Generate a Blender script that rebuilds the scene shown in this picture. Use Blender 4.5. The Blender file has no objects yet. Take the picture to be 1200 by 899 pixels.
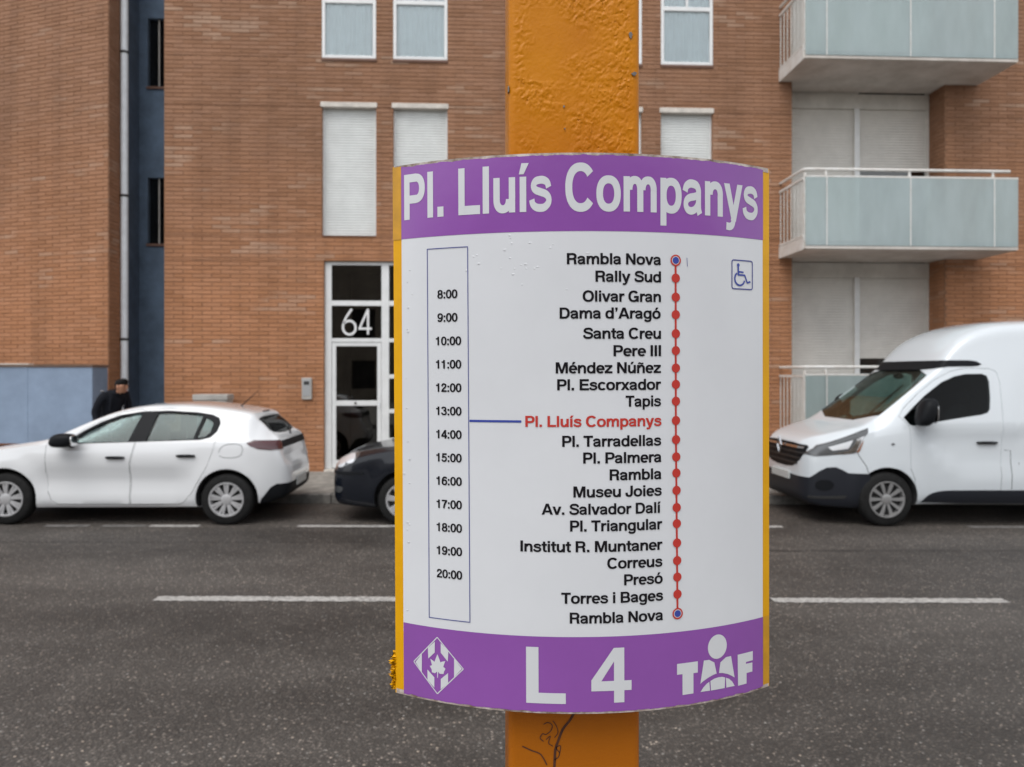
import bpy, bmesh, math, random
import numpy as np
from mathutils import Vector, Matrix, noise
R = math.radians
random.seed(7)
scn = bpy.context.scene
col = scn.collection

# ------------------------------------------------------------------ camera
cam = bpy.data.cameras.new('camera')
camo = bpy.data.objects.new('camera', cam); col.objects.link(camo)
scn.camera = camo
camo.location = (0, 0, 1.80)
camo.rotation_euler = (R(90), 0, R(-2.8))
cam.sensor_width = 36.0
cam.lens = 36.0 * 901 / 1200
cam.shift_y = -11.5 / 1200
cam.clip_start = 0.05; cam.clip_end = 2000
cam.dof.use_dof = True
cam.dof.focus_distance = 0.725
cam.dof.aperture_fstop = 11.0

# ------------------------------------------------------------------ sky, sun, exposure
SUN_EL, SUN_AZ = R(58), R(205)         # high, behind the camera and a little to its left
world = bpy.data.worlds.new('World'); scn.world = world
world.use_nodes = True
wn = world.node_tree
sky = wn.nodes.new('ShaderNodeTexSky'); sky.sky_type = 'NISHITA'
sky.sun_disc = False; sky.sun_elevation = SUN_EL; sky.sun_rotation = SUN_AZ
sky.air_density = 1.0; sky.dust_density = 1.2; sky.ozone_density = 1.0
hs = wn.nodes.new('ShaderNodeHueSaturation'); hs.inputs['Saturation'].default_value = 0.16
wn.links.new(sky.outputs[0], hs.inputs['Color'])
bg = wn.nodes['Background']
wn.links.new(hs.outputs[0], bg.inputs['Color'])
bg.inputs['Strength'].default_value = 0.15
sun = bpy.data.lights.new('sun', 'SUN'); suno = bpy.data.objects.new('sun', sun); col.objects.link(suno)
sun.energy = 1.0; sun.angle = R(45); sun.color = (1.0, 0.965, 0.92)
sd = Vector((math.sin(SUN_AZ) * math.cos(SUN_EL), math.cos(SUN_AZ) * math.cos(SUN_EL), math.sin(SUN_EL)))
suno.rotation_euler = sd.to_track_quat('Z', 'Y').to_euler()
suno.location = sd * 30
scn.view_settings.view_transform = 'Standard'
scn.view_settings.look = 'None'
scn.view_settings.gamma = 1.0
scn.view_settings.use_curve_mapping = False
scn.view_settings.exposure = 0.63
scn.render.engine = 'CYCLES'

# ------------------------------------------------------------------ materials
def srgb(r, g, b):
    return tuple(((c / 255) / 12.92 if c / 255 <= 0.04045 else ((c / 255 + 0.055) / 1.055) ** 2.4) for c in (r, g, b)) + (1,)

def mat(name, color, rough=0.5, metal=0.0, var=0.0, vscale=8.0, bump=0.0, bscale=60.0, coat=0.0, spec=0.5, color2=None, bdist=0.01):
    m = bpy.data.materials.new(name); m.use_nodes = True
    nt = m.node_tree; b = nt.nodes['Principled BSDF']
    c = tuple(color[:3]) + (1,)
    b.inputs['Base Color'].default_value = c
    b.inputs['Roughness'].default_value = rough
    b.inputs['Metallic'].default_value = metal
    b.inputs['Coat Weight'].default_value = coat
    b.inputs['Coat Roughness'].default_value = 0.06
    b.inputs['Specular IOR Level'].default_value = spec
    tc = nt.nodes.new('ShaderNodeTexCoord')
    if var > 0 or color2:
        n = nt.nodes.new('ShaderNodeTexNoise'); n.inputs['Scale'].default_value = vscale; n.inputs['Detail'].default_value = 6
        n.inputs['Roughness'].default_value = 0.65
        nt.links.new(tc.outputs['Object'], n.inputs['Vector'])
        rp = nt.nodes.new('ShaderNodeValToRGB')
        rp.color_ramp.elements[0].position = 0.36; rp.color_ramp.elements[1].position = 0.66
        lo = tuple(color2[:3]) + (1,) if color2 else tuple(x * (1 - var) for x in c[:3]) + (1,)
        rp.color_ramp.elements[0].color = lo
        rp.color_ramp.elements[1].color = c if color2 else tuple(min(1, x * (1 + var)) for x in c[:3]) + (1,)
        nt.links.new(n.outputs[0], rp.inputs[0]); nt.links.new(rp.outputs[0], b.inputs['Base Color'])
    if bump > 0:
        n2 = nt.nodes.new('ShaderNodeTexNoise'); n2.inputs['Scale'].default_value = bscale; n2.inputs['Detail'].default_value = 4
        nt.links.new(tc.outputs['Object'], n2.inputs['Vector'])
        bp = nt.nodes.new('ShaderNodeBump'); bp.inputs['Strength'].default_value = bump; bp.inputs['Distance'].default_value = bdist
        nt.links.new(n2.outputs[0], bp.inputs['Height']); nt.links.new(bp.outputs[0], b.inputs['Normal'])
    return m

def glass_mat(name, tint=(0.75, 0.85, 0.82), refl=1.0, rough=0.0, body=None, bodyfac=0.0, streak=False, base_refl=0.03):
    """thin pane: clear tinted transmission under a fresnel reflection (optionally a milky body)"""
    m = bpy.data.materials.new(name); m.use_nodes = True
    nt = m.node_tree; nt.nodes.clear()
    out = nt.nodes.new('ShaderNodeOutputMaterial')
    tr = nt.nodes.new('ShaderNodeBsdfTransparent'); tr.inputs[0].default_value = tuple(tint) + (1,)
    gl = nt.nodes.new('ShaderNodeBsdfGlossy'); gl.inputs['Roughness'].default_value = rough
    fr = nt.nodes.new('ShaderNodeFresnel'); fr.inputs['IOR'].default_value = 1.5
    mu = nt.nodes.new('ShaderNodeMath'); mu.operation = 'MULTIPLY_ADD'; mu.inputs[1].default_value = refl; mu.inputs[2].default_value = base_refl
    mu.use_clamp = True
    mx = nt.nodes.new('ShaderNodeMixShader')
    base = tr.outputs[0]
    if body:
        di = nt.nodes.new('ShaderNodeBsdfDiffuse'); di.inputs[0].default_value = tuple(body) + (1,)
        tl = nt.nodes.new('ShaderNodeBsdfTranslucent'); tl.inputs[0].default_value = tuple(body) + (1,)
        m0 = nt.nodes.new('ShaderNodeMixShader'); m0.inputs[0].default_value = 0.4
        nt.links.new(di.outputs[0], m0.inputs[1]); nt.links.new(tl.outputs[0], m0.inputs[2])
        m1 = nt.nodes.new('ShaderNodeMixShader'); m1.inputs[0].default_value = bodyfac
        if streak:                                   # rain-run dirt on the pane
            tc = nt.nodes.new('ShaderNodeTexCoord'); mp = nt.nodes.new('ShaderNodeMapping'); mp.inputs['Scale'].default_value = (1.6, 1, 0.5)
            nz = nt.nodes.new('ShaderNodeTexNoise'); nz.inputs['Scale'].default_value = 1.8; nz.inputs['Detail'].default_value = 5
            mr = nt.nodes.new('ShaderNodeMapRange'); mr.inputs['From Min'].default_value = 0.3; mr.inputs['From Max'].default_value = 0.7
            mr.inputs['To Min'].default_value = bodyfac - 0.07; mr.inputs['To Max'].default_value = bodyfac + 0.12
            nt.links.new(tc.outputs['Object'], mp.inputs[0]); nt.links.new(mp.outputs[0], nz.inputs[0]); nt.links.new(nz.outputs[0], mr.inputs[0]); nt.links.new(mr.outputs[0], m1.inputs[0])
        nt.links.new(tr.outputs[0], m1.inputs[1]); nt.links.new(m0.outputs[0], m1.inputs[2])
        base = m1.outputs[0]
    nt.links.new(fr.outputs[0], mu.inputs[0]); nt.links.new(mu.outputs[0], mx.inputs[0])
    nt.links.new(base, mx.inputs[1]); nt.links.new(gl.outputs[0], mx.inputs[2])
    nt.links.new(mx.outputs[0], out.inputs[0])
    return m

def brick_mat():
    m = bpy.data.materials.new('facing_brick'); m.use_nodes = True
    nt = m.node_tree; b = nt.nodes['Principled BSDF']; b.inputs['Roughness'].default_value = 0.85
    b.inputs['Specular IOR Level'].default_value = 0.25
    geo = nt.nodes.new('ShaderNodeNewGeometry')
    rp = nt.nodes.new('ShaderNodeValToRGB'); e = rp.color_ramp.elements
    cols = [(0.0, (0.375, 0.173, 0.085)), (0.3, (0.415, 0.194, 0.097)), (0.6, (0.43, 0.204, 0.105)), (0.85, (0.455, 0.22, 0.116)), (1.0, (0.395, 0.19, 0.10))]
    e[0].position = 0; e[0].color = cols[0][1] + (1,); e[1].position = 1; e[1].color = cols[-1][1] + (1,)
    for p, c in cols[1:-1]:
        x = e.new(p); x.color = c + (1,)
    oi = nt.nodes.new('ShaderNodeObjectInfo'); sm = nt.nodes.new('ShaderNodeMath'); sm.operation = 'ADD'; fr_ = nt.nodes.new('ShaderNodeMath'); fr_.operation = 'FRACT'
    nt.links.new(geo.outputs['Random Per Island'], sm.inputs[0]); nt.links.new(oi.outputs['Random'], sm.inputs[1]); nt.links.new(sm.outputs[0], fr_.inputs[0])
    nt.links.new(fr_.outputs[0], rp.inputs[0])
    # upper storeys are darker and greyer than the lower ones, in soft patches
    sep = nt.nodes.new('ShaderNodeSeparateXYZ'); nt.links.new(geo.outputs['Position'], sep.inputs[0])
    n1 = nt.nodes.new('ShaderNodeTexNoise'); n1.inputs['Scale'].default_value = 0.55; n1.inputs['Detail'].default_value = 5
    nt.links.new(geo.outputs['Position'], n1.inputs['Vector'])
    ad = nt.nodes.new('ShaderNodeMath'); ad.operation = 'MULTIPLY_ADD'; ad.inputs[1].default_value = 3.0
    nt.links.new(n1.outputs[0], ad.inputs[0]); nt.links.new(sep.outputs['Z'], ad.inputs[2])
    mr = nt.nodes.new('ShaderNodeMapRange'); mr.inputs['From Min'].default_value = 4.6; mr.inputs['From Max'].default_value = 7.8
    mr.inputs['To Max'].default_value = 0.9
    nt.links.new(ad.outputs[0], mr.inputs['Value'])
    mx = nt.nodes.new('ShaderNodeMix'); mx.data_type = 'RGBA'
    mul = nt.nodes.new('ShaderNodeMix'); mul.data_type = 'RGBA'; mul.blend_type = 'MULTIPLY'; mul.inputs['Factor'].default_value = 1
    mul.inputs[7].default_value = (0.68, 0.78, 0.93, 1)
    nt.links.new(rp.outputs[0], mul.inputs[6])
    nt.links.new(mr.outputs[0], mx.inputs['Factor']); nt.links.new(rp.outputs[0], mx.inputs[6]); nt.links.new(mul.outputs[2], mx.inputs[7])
    # pale salt bloom: whole bricks, in horizontal drifts
    mp = nt.nodes.new('ShaderNodeMapping'); mp.inputs['Scale'].default_value = (0.45, 0.45, 1.5)
    nt.links.new(geo.outputs['Position'], mp.inputs['Vector'])
    n2 = nt.nodes.new('ShaderNodeTexNoise'); n2.inputs['Scale'].default_value = 1.6; n2.inputs['Detail'].default_value = 3
    nt.links.new(mp.outputs[0], n2.inputs['Vector'])
    r2 = nt.nodes.new('ShaderNodeMath'); r2.operation = 'MULTIPLY_ADD'; r2.inputs[1].default_value = 0.30
    wn_ = nt.nodes.new('ShaderNodeTexWhiteNoise'); wn_.noise_dimensions = '1D'
    nt.links.new(fr_.outputs[0], wn_.inputs['W'])
    nt.links.new(wn_.outputs['Value'], r2.inputs[0]); nt.links.new(n2.outputs[0], r2.inputs[2])
    ss = nt.nodes.new('ShaderNodeMapRange'); ss.interpolation_type = 'SMOOTHSTEP'
    ss.inputs['From Min'].default_value = 0.76; ss.inputs['From Max'].default_value = 0.95; ss.inputs['To Max'].default_value = 0.4
    nt.links.new(r2.outputs[0], ss.inputs['Value'])
    mx2 = nt.nodes.new('ShaderNodeMix'); mx2.data_type = 'RGBA'; mx2.inputs[7].default_value = (0.50, 0.37, 0.28, 1)
    nt.links.new(ss.outputs[0], mx2.inputs['Factor']); nt.links.new(mx.outputs[2], mx2.inputs[6])
    # soot and water runs
    mps = nt.nodes.new('ShaderNodeMapping'); mps.inputs['Scale'].default_value = (1.6, 1.6, 0.16)
    nt.links.new(geo.outputs['Position'], mps.inputs['Vector'])
    ns = nt.nodes.new('ShaderNodeTexNoise'); ns.inputs['Scale'].default_value = 1.5; ns.inputs['Detail'].default_value = 5; nt.links.new(mps.outputs[0], ns.inputs['Vector'])
    st_ = nt.nodes.new('ShaderNodeMapRange'); st_.inputs['From Min'].default_value = 0.35; st_.inputs['From Max'].default_value = 0.60; st_.inputs['To Min'].default_value = 0.80; st_.inputs['To Max'].default_value = 1.0
    nt.links.new(ns.outputs[0], st_.inputs['Value'])
    # fine grain
    n3 = nt.nodes.new('ShaderNodeTexNoise'); n3.inputs['Scale'].default_value = 35; n3.inputs['Detail'].default_value = 3
    nt.links.new(geo.outputs['Position'], n3.inputs['Vector'])
    g = nt.nodes.new('ShaderNodeMapRange'); g.inputs['To Min'].default_value = 0.8; g.inputs['To Max'].default_value = 1.2
    nt.links.new(n3.outputs[0], g.inputs['Value'])
    mx3 = nt.nodes.new('ShaderNodeVectorMath'); mx3.operation = 'SCALE'
    gm = nt.nodes.new('ShaderNodeMath'); gm.operation = 'MULTIPLY'; nt.links.new(g.outputs[0], gm.inputs[0]); nt.links.new(st_.outputs[0], gm.inputs[1])
    nt.links.new(mx2.outputs[2], mx3.inputs[0]); nt.links.new(gm.outputs[0], mx3.inputs['Scale'])
    nt.links.new(mx3.outputs[0], b.inputs['Base Color'])
    bp = nt.nodes.new('ShaderNodeBump'); bp.inputs['Strength'].default_value = 0.3; bp.inputs['Distance'].default_value = 0.004
    nt.links.new(n3.outputs[0], bp.inputs['Height']); nt.links.new(bp.outputs[0], b.inputs['Normal'])
    return m

def asphalt_mat():
    m = bpy.data.materials.new('asphalt'); m.use_nodes = True
    nt = m.node_tree; b = nt.nodes['Principled BSDF']
    b.inputs['Specular IOR Level'].default_value = 0.45
    geo = nt.nodes.new('ShaderNodeNewGeometry')
    # large stains, tyre polish bands along the street
    mp = nt.nodes.new('ShaderNodeMapping'); mp.inputs['Scale'].default_value = (0.16, 0.9, 1)
    nt.links.new(geo.outputs['Position'], mp.inputs['Vector'])
    n1 = nt.nodes.new('ShaderNodeTexNoise'); n1.inputs['Scale'].default_value = 1.1; n1.inputs['Detail'].default_value = 6
    nt.links.new(mp.outputs[0], n1.inputs['Vector'])
    rp = nt.nodes.new('ShaderNodeValToRGB')
    rp.color_ramp.elements[0].position = 0.28; rp.color_ramp.elements[0].color = (0.052, 0.044, 0.038, 1)
    rp.color_ramp.elements[1].position = 0.7; rp.color_ramp.elements[1].color = (0.132, 0.117, 0.104, 1)
    nq = nt.nodes.new('ShaderNodeTexNoise'); nq.inputs['Scale'].default_value = 2.3; nq.inputs['Detail'].default_value = 7; nq.inputs['Roughness'].default_value = 0.7
    nt.links.new(geo.outputs['Position'], nq.inputs['Vector'])
    am = nt.nodes.new('ShaderNodeMath'); am.operation = 'MULTIPLY_ADD'; am.inputs[1].default_value = 0.55
    sb_ = nt.nodes.new('ShaderNodeMath'); sb_.operation = 'SUBTRACT'; sb_.inputs[1].default_value = 0.27
    nt.links.new(nq.outputs[0], am.inputs[0]); nt.links.new(n1.outputs[0], sb_.inputs[0]); nt.links.new(sb_.outputs[0], am.inputs[2])
    nt.links.new(am.outputs[0], rp.inputs[0])
    # aggregate: chippings of different greys, a few pale
    v = nt.nodes.new('ShaderNodeTexVoronoi'); v.inputs['Scale'].default_value = 66
    nt.links.new(geo.outputs['Position'], v.inputs['Vector'])
    sx = nt.nodes.new('ShaderNodeSeparateColor'); nt.links.new(v.outputs['Color'], sx.inputs[0])
    r2 = nt.nodes.new('ShaderNodeValToRGB'); e = r2.color_ramp.elements
    e[0].position = 0; e[0].color = (0.35, 0.35, 0.35, 1); e[1].position = 1; e[1].color = (5.0, 4.7, 4.3, 1)
    for p, c in ((0.5, 0.8), (0.80, 1.25), (0.93, 1.8), (0.975, 3.2)):
        x = e.new(p); x.color = (c, c * 0.98, c * 0.96, 1)
    nt.links.new(sx.outputs[0], r2.inputs[0])
    d = nt.nodes.new('ShaderNodeMapRange'); d.inputs['From Min'].default_value = 0.25; d.inputs['From Max'].default_value = 0.6
    d.inputs['To Min'].default_value = 1.0; d.inputs['To Max'].default_value = 0.0
    nt.links.new(v.outputs['Distance'], d.inputs['Value'])
    mixg = nt.nodes.new('ShaderNodeMix'); mixg.data_type = 'RGBA'; mixg.inputs[6].default_value = (0.55, 0.55, 0.55, 1)
    nt.links.new(d.outputs[0], mixg.inputs['Factor']); nt.links.new(r2.outputs[0], mixg.inputs[7])
    mul = nt.nodes.new('ShaderNodeMix'); mul.data_type = 'RGBA'; mul.blend_type = 'MULTIPLY'; mul.inputs['Factor'].default_value = 1
    nt.links.new(rp.outputs[0], mul.inputs[6]); nt.links.new(mixg.outputs[2], mul.inputs[7])
    # coarser second chipping size
    v2 = nt.nodes.new('ShaderNodeTexVoronoi'); v2.inputs['Scale'].default_value = 38
    nt.links.new(geo.outputs['Position'], v2.inputs['Vector'])
    sx2 = nt.nodes.new('ShaderNodeSeparateColor'); nt.links.new(v2.outputs['Color'], sx2.inputs[0])
    gt = nt.nodes.new('ShaderNodeMapRange'); gt.inputs['From Min'].default_value = 0.87; gt.inputs['From Max'].default_value = 0.99; gt.inputs['To Max'].default_value = 0.8
    nt.links.new(sx2.outputs[1], gt.inputs['Value'])
    ds = nt.nodes.new('ShaderNodeMath'); ds.operation = 'LESS_THAN'; ds.inputs[1].default_value = 0.28
    nt.links.new(v2.outputs['Distance'], ds.inputs[0])
    ml = nt.nodes.new('ShaderNodeMath'); ml.operation = 'MULTIPLY'; nt.links.new(gt.outputs[0], ml.inputs[0]); nt.links.new(ds.outputs[0], ml.inputs[1])
    mx = nt.nodes.new('ShaderNodeMix'); mx.data_type = 'RGBA'; mx.inputs[7].default_value = (0.34, 0.32, 0.295, 1)
    nt.links.new(ml.outputs[0], mx.inputs['Factor']); nt.links.new(mul.outputs[2], mx.inputs[6])
    nt.links.new(mx.outputs[2], b.inputs['Base Color'])
    b.inputs['Roughness'].default_value = 0.62
    bp = nt.nodes.new('ShaderNodeBump'); bp.inputs['Strength'].default_value = 0.9; bp.inputs['Distance'].default_value = 0.006; bp.invert = True
    nt.links.new(v.outputs['Distance'], bp.inputs['Height']); nt.links.new(bp.outputs[0], b.inputs['Normal'])
    return m

M = {}
M['brick'] = brick_mat()
M['mortar'] = mat('mortar', (0.27, 0.145, 0.085), 0.95, var=0.25, vscale=20)
M['asphalt'] = asphalt_mat()
M['pavement'] = mat('pavement_concrete', (0.25, 0.235, 0.21), 0.9, var=0.3, vscale=5, bump=0.3, bscale=60)
M['kerb'] = mat('kerb_stone', (0.20, 0.19, 0.175), 0.85, var=0.3, vscale=9, bump=0.3)
M['earth'] = mat('distant_ground', (0.13, 0.12, 0.10), 0.95, var=0.3, vscale=0.1)
M['roadpaint'] = mat('road_paint', (0.56, 0.54, 0.51), 0.7, color2=(0.22, 0.21, 0.20), vscale=34, bump=0.3, bscale=90)
M['roadpaintworn'] = mat('road_paint_worn', (0.24, 0.23, 0.22), 0.7, color2=(0.085, 0.08, 0.075), vscale=14, bump=0.3, bscale=90)
M['bluewall'] = mat('blue_render', (0.10, 0.148, 0.215), 0.85, var=0.18, vscale=3.5, bump=0.2, bscale=120)
M['bluepanel'] = mat('blue_panel_paint', (0.23, 0.30, 0.41), 0.7, var=0.1, vscale=2.2, bump=0.1, bscale=50)
M['whitealu'] = mat('white_aluminium', (0.72, 0.73, 0.73), 0.35, var=0.05, vscale=5)
M['shutter'] = mat('shutter_slat', (0.66, 0.68, 0.67), 0.5, var=0.06, vscale=3)
M['shuttergrey'] = mat('shutter_slat_grey', (0.66, 0.64, 0.60), 0.55, var=0.06, vscale=3)
M['curtain'] = mat('curtain', (0.80, 0.88, 0.90), 0.9, var=0.05, vscale=1.6)
M['stone'] = mat('pale_lintel_stone', (0.58, 0.54, 0.49), 0.8, var=0.15, vscale=8)
M['concrete'] = mat('balcony_concrete', (0.62, 0.58, 0.54), 0.9, color2=(0.46, 0.42, 0.38), vscale=2.4, bump=0.2, bscale=80)
M['render'] = mat('loggia_render', (0.64, 0.62, 0.58), 0.9, var=0.1, vscale=3)
M['dark'] = mat('dark_interior', (0.022, 0.020, 0.019), 0.9)
M['lobby'] = mat('lobby_wall', (0.20, 0.18, 0.155), 0.8, var=0.3, vscale=2)
M['railwhite'] = mat('white_railing_paint', (0.74, 0.74, 0.72), 0.45, color2=(0.62, 0.59, 0.55), vscale=7)
M['frost'] = glass_mat('frosted_glass', (0.70, 0.82, 0.80), 0.9, 0.12, body=(0.60, 0.70, 0.715), bodyfac=0.60, streak=True)
M['glass'] = glass_mat('window_glass', (0.965, 0.99, 0.995), 1.2, 0.01)
M['doorglass'] = glass_mat('door_glass', (0.50, 0.51, 0.49), 1.6, 0.01)
M['carglass'] = glass_mat('car_glass', (0.56, 0.67, 0.67), 0.75, 0.0, base_refl=0.0)
M['carglassdark'] = glass_mat('privacy_glass', (0.36, 0.38, 0.38), 0.4, 0.0, base_refl=0.0)
M['pipe'] = mat('grey_pvc_pipe', (0.72, 0.76, 0.80), 0.5, var=0.08)
M['brownsill'] = mat('brown_sill', (0.16, 0.085, 0.06), 0.7)
M['coping'] = mat('brown_coping', (0.13, 0.085, 0.06), 0.8, var=0.2)
M['greybox'] = mat('grey_cabinet', (0.40, 0.385, 0.36), 0.7, var=0.15, vscale=6)
M['intercom'] = mat('steel_intercom', (0.45, 0.46, 0.47), 0.35, metal=0.4)
M['whitepaint'] = mat('white_car_paint', (0.72, 0.735, 0.75), 0.22, coat=1.0)
M['vanpaint'] = mat('white_van_paint', (0.64, 0.685, 0.72), 0.25, coat=0.9)
M['blackpaint'] = mat('black_car_paint', (0.006, 0.008, 0.013), 0.25, coat=0.55, spec=0.25)
M['plastic'] = mat('black_plastic', (0.010, 0.011, 0.013), 0.5, spec=0.12)
M['vanplastic'] = mat('dark_bumper_plastic', (0.014, 0.016, 0.022), 0.5, spec=0.35)
M['rubber'] = mat('tyre_rubber', (0.011, 0.011, 0.011), 0.75, spec=0.25, var=0.3, vscale=25, bump=0.2, bscale=120)
M['alloy'] = mat('silver_wheel_paint', (0.50, 0.50, 0.51), 0.35, metal=0.35)
M['alloygrey'] = mat('grey_wheel_paint', (0.36, 0.36, 0.36), 0.4, metal=0.6)
M['darkmetal'] = mat('dark_metal', (0.05, 0.05, 0.05), 0.5, metal=0.5)
M['chrome'] = mat('chrome', (0.75, 0.75, 0.76), 0.12, metal=1.0)
M['redlamp'] = mat('smoked_red_lamp', (0.075, 0.022, 0.026), 0.12, coat=1.0)
M['lampclear'] = mat('headlamp_reflector', (0.80, 0.82, 0.85), 0.25, metal=0.3, coat=1.0)
M['lampgrey'] = mat('headlamp_housing', (0.11, 0.115, 0.12), 0.2, metal=0.3, coat=1.0)
M['lampcover'] = glass_mat('headlamp_cover', (0.9, 0.93, 0.95), 1.3, 0.0)
M['amber'] = mat('amber_lamp', (0.25, 0.09, 0.035), 0.15, coat=1.0)
M['plate'] = mat('number_plate', (0.62, 0.64, 0.62), 0.4, color2=(0.42, 0.44, 0.44), vscale=30)
M['screen'] = glass_mat('windscreen_glass', (0.78, 0.90, 0.87), 0.55, 0.0, base_refl=0.02)
M['seat'] = mat('seat_fabric', (0.06, 0.06, 0.065), 0.9)
M['cabin'] = mat('cabin_trim', (0.045, 0.045, 0.047), 0.8)

# ------------------------------------------------------------------ mesh helpers
def empty(name, loc=(0, 0, 0), rot=(0, 0, 0), parent=None):
    o = bpy.data.objects.new(name, None); col.objects.link(o)
    o.location = loc; o.rotation_euler = rot; o.empty_display_size = 0.1
    if parent: o.parent = parent
    return o

def tag(o, label=None, cat=None, group=None, kind=None):
    if label: o['label'] = label
    if cat: o['category'] = cat
    if group: o['group'] = group
    if kind: o['kind'] = kind
    return o

def link(name, me, m=None, parent=None, smooth=None):
    o = bpy.data.objects.new(name, me); col.objects.link(o)
    if m is not None:
        me.materials.clear()
        for x in (m if isinstance(m, (list, tuple)) else [m]):
            me.materials.append(x)
    if smooth:
        me.shade_smooth()
        me.set_sharp_from_angle(angle=R(smooth))
    if parent: o.parent = parent
    return o

class MB:
    """collects faces, then links them as one mesh object"""
    def __init__(s): s.v = []; s.f = []; s.mi = []
    def add(s, vs, fs, mi=0):
        n = len(s.v); s.v += [tuple(p) for p in vs]
        for f in fs: s.f.append(tuple(i + n for i in f)); s.mi.append(mi)
        return s
    def box(s, x0, x1, y0, y1, z0, z1, mi=0, bev=0.0):
        if bev > 0:
            b = bev
            ring = lambda z, e: [(x0 + e, y0, z), (x1 - e, y0, z), (x1, y0 + e, z), (x1, y1 - e, z), (x1 - e, y1, z), (x0 + e, y1, z), (x0, y1 - e, z), (x0, y0 + e, z)]
            def ins(z): return [(x0 + b * 1.4, y0 + b, z), (x1 - b * 1.4, y0 + b, z), (x1 - b, y0 + b * 1.4, z), (x1 - b, y1 - b * 1.4, z), (x1 - b * 1.4, y1 - b, z), (x0 + b * 1.4, y1 - b, z), (x0 + b, y1 - b * 1.4, z), (x0 + b, y0 + b * 1.4, z)]
            vs = ins(z0) + ring(z0 + b, b) + ring(z1 - b, b) + ins(z1)
            fs = [tuple(reversed(range(8)))]
            for k in range(3):
                for i in range(8):
                    j = (i + 1) % 8; fs.append((k * 8 + i, k * 8 + j, k * 8 + 8 + j, k * 8 + 8 + i))
            fs.append(tuple(range(24, 32)))
            return s.add(vs, fs, mi)
        vs = [(x0, y0, z0), (x1, y0, z0), (x1, y1, z0), (x0, y1, z0), (x0, y0, z1), (x1, y0, z1), (x1, y1, z1), (x0, y1, z1)]
        return s.add(vs, [(0, 3, 2, 1), (4, 5, 6, 7), (0, 1, 5, 4), (1, 2, 6, 5), (2, 3, 7, 6), (3, 0, 4, 7)], mi)
    def tube(s, pts, r, n=10, mi=0, cap=True):
        pts = [Vector(p) for p in pts]; rs = r if isinstance(r, (list, tuple)) else [r] * len(pts)
        rings = []
        up = None
        for i, p in enumerate(pts):
            t = (pts[min(i + 1, len(pts) - 1)] - pts[max(i - 1, 0)]).normalized()
            if up is None:
                up = Vector((0, 0, 1)) if abs(t.z) < 0.9 else Vector((0, 1, 0))
            a = t.cross(up).normalized(); b = a.cross(t).normalized(); up = b
            rings.append([p + (a * math.cos(q) + b * math.sin(q)) * rs[i] for q in [2 * math.pi * k / n for k in range(n)]])
        vs = [q for rg in rings for q in rg]; fs = []
        for i in range(len(pts) - 1):
            for k in range(n):
                l = (k + 1) % n; fs.append((i * n + k, i * n + l, i * n + n + l, i * n + n + k))
        if cap:
            fs.append(tuple(reversed(range(n)))); fs.append(tuple(range((len(pts) - 1) * n, len(pts) * n)))
        return s.add(vs, fs, mi)
    def lathe(s, prof, n=32, axis='y', c=(0, 0, 0), mi=0, closed=False):
        vs = []
        for (a, r) in prof:
            for k in range(n):
                q = 2 * math.pi * k / n
                if axis == 'y': vs.append((c[0] + r * math.cos(q), c[1] + a, c[2] + r * math.sin(q)))
                elif axis == 'z': vs.append((c[0] + r * math.cos(q), c[1] + r * math.sin(q), c[2] + a))
                else: vs.append((c[0] + a, c[1] + r * math.cos(q), c[2] + r * math.sin(q)))
        fs = []; P = len(prof)
        for i in range(P if closed else P - 1):
            j = (i + 1) % P
            for k in range(n):
                l = (k + 1) % n; fs.append((i * n + k, i * n + l, j * n + l, j * n + k))
        return s.add(vs, fs, mi)
    def prism(s, poly, a, b, axis='y', mi=0):
        """polygon extruded along an axis: poly in (x,z) for y, (y,z) for x, (x,y) for z"""
        def P(p, t):
            return (p[0], t, p[1]) if axis == 'y' else ((t, p[0], p[1]) if axis == 'x' else (p[0], p[1], t))
        n = len(poly)
        vs = [P(p, a) for p in poly] + [P(p, b) for p in poly]
        fs = [tuple(range(n)), tuple(reversed(range(n, 2 * n)))]
        for i in range(n):
            j = (i + 1) % n; fs.append((i, i + n, j + n, j))
        return s.add(vs, fs, mi)
    def mesh(s, name='m', fix=True):
        me = bpy.data.meshes.new(name); me.from_pydata(s.v, [], s.f)
        if any(s.mi): me.polygons.foreach_set('material_index', s.mi)
        if fix:
            bm = bmesh.new(); bm.from_mesh(me); bmesh.ops.recalc_face_normals(bm, faces=bm.faces); bm.to_mesh(me); bm.free()
        me.update()
        return me
    def build(s, name, m, parent=None, smooth=None, fix=True):
        return link(name, s.mesh(name, fix), m, parent, smooth)

def box_obj(name, m, parent, *b, bev=0.0):
    return MB().box(*b, bev=bev).build(name, m, parent)

# ------------------------------------------------------------------ the ground
SL = 0.011
def road_z(x): return -SL * (x + 2.8)
KF, KN, YF = 10.85, 1.35, 13.33           # far kerb line, near kerb line, facade plane
def slab(name, m, x0, x1, y0, y1, dz, thick=None):
    mb = MB()
    nx = 24
    xs = [x0 + (x1 - x0) * i / nx for i in range(nx + 1)]
    vs = [(x, y, road_z(x) + dz) for x in xs for y in (y0, y1)]
    fs = [(2 * i, 2 * i + 2, 2 * i + 3, 2 * i + 1) for i in range(nx)]
    mb.add(vs, fs)
    o = mb.build(name, m)
    return tag(o, kind='structure')
g = MB().add([(-900, -900, -1.2), (900, -900, -1.2), (900, 900, -1.2), (-900, 900, -1.2)], [(0, 1, 2, 3)]).build('ground', M['earth'])
tag(g, kind='structure')
road = slab('road', M['asphalt'], -60, 60, KN - 0.02, KF + 0.02, 0.0)
pav = slab('pavement_far_side', M['pavement'], -60, 60, KF + 0.15, 20, 0.125)
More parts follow.
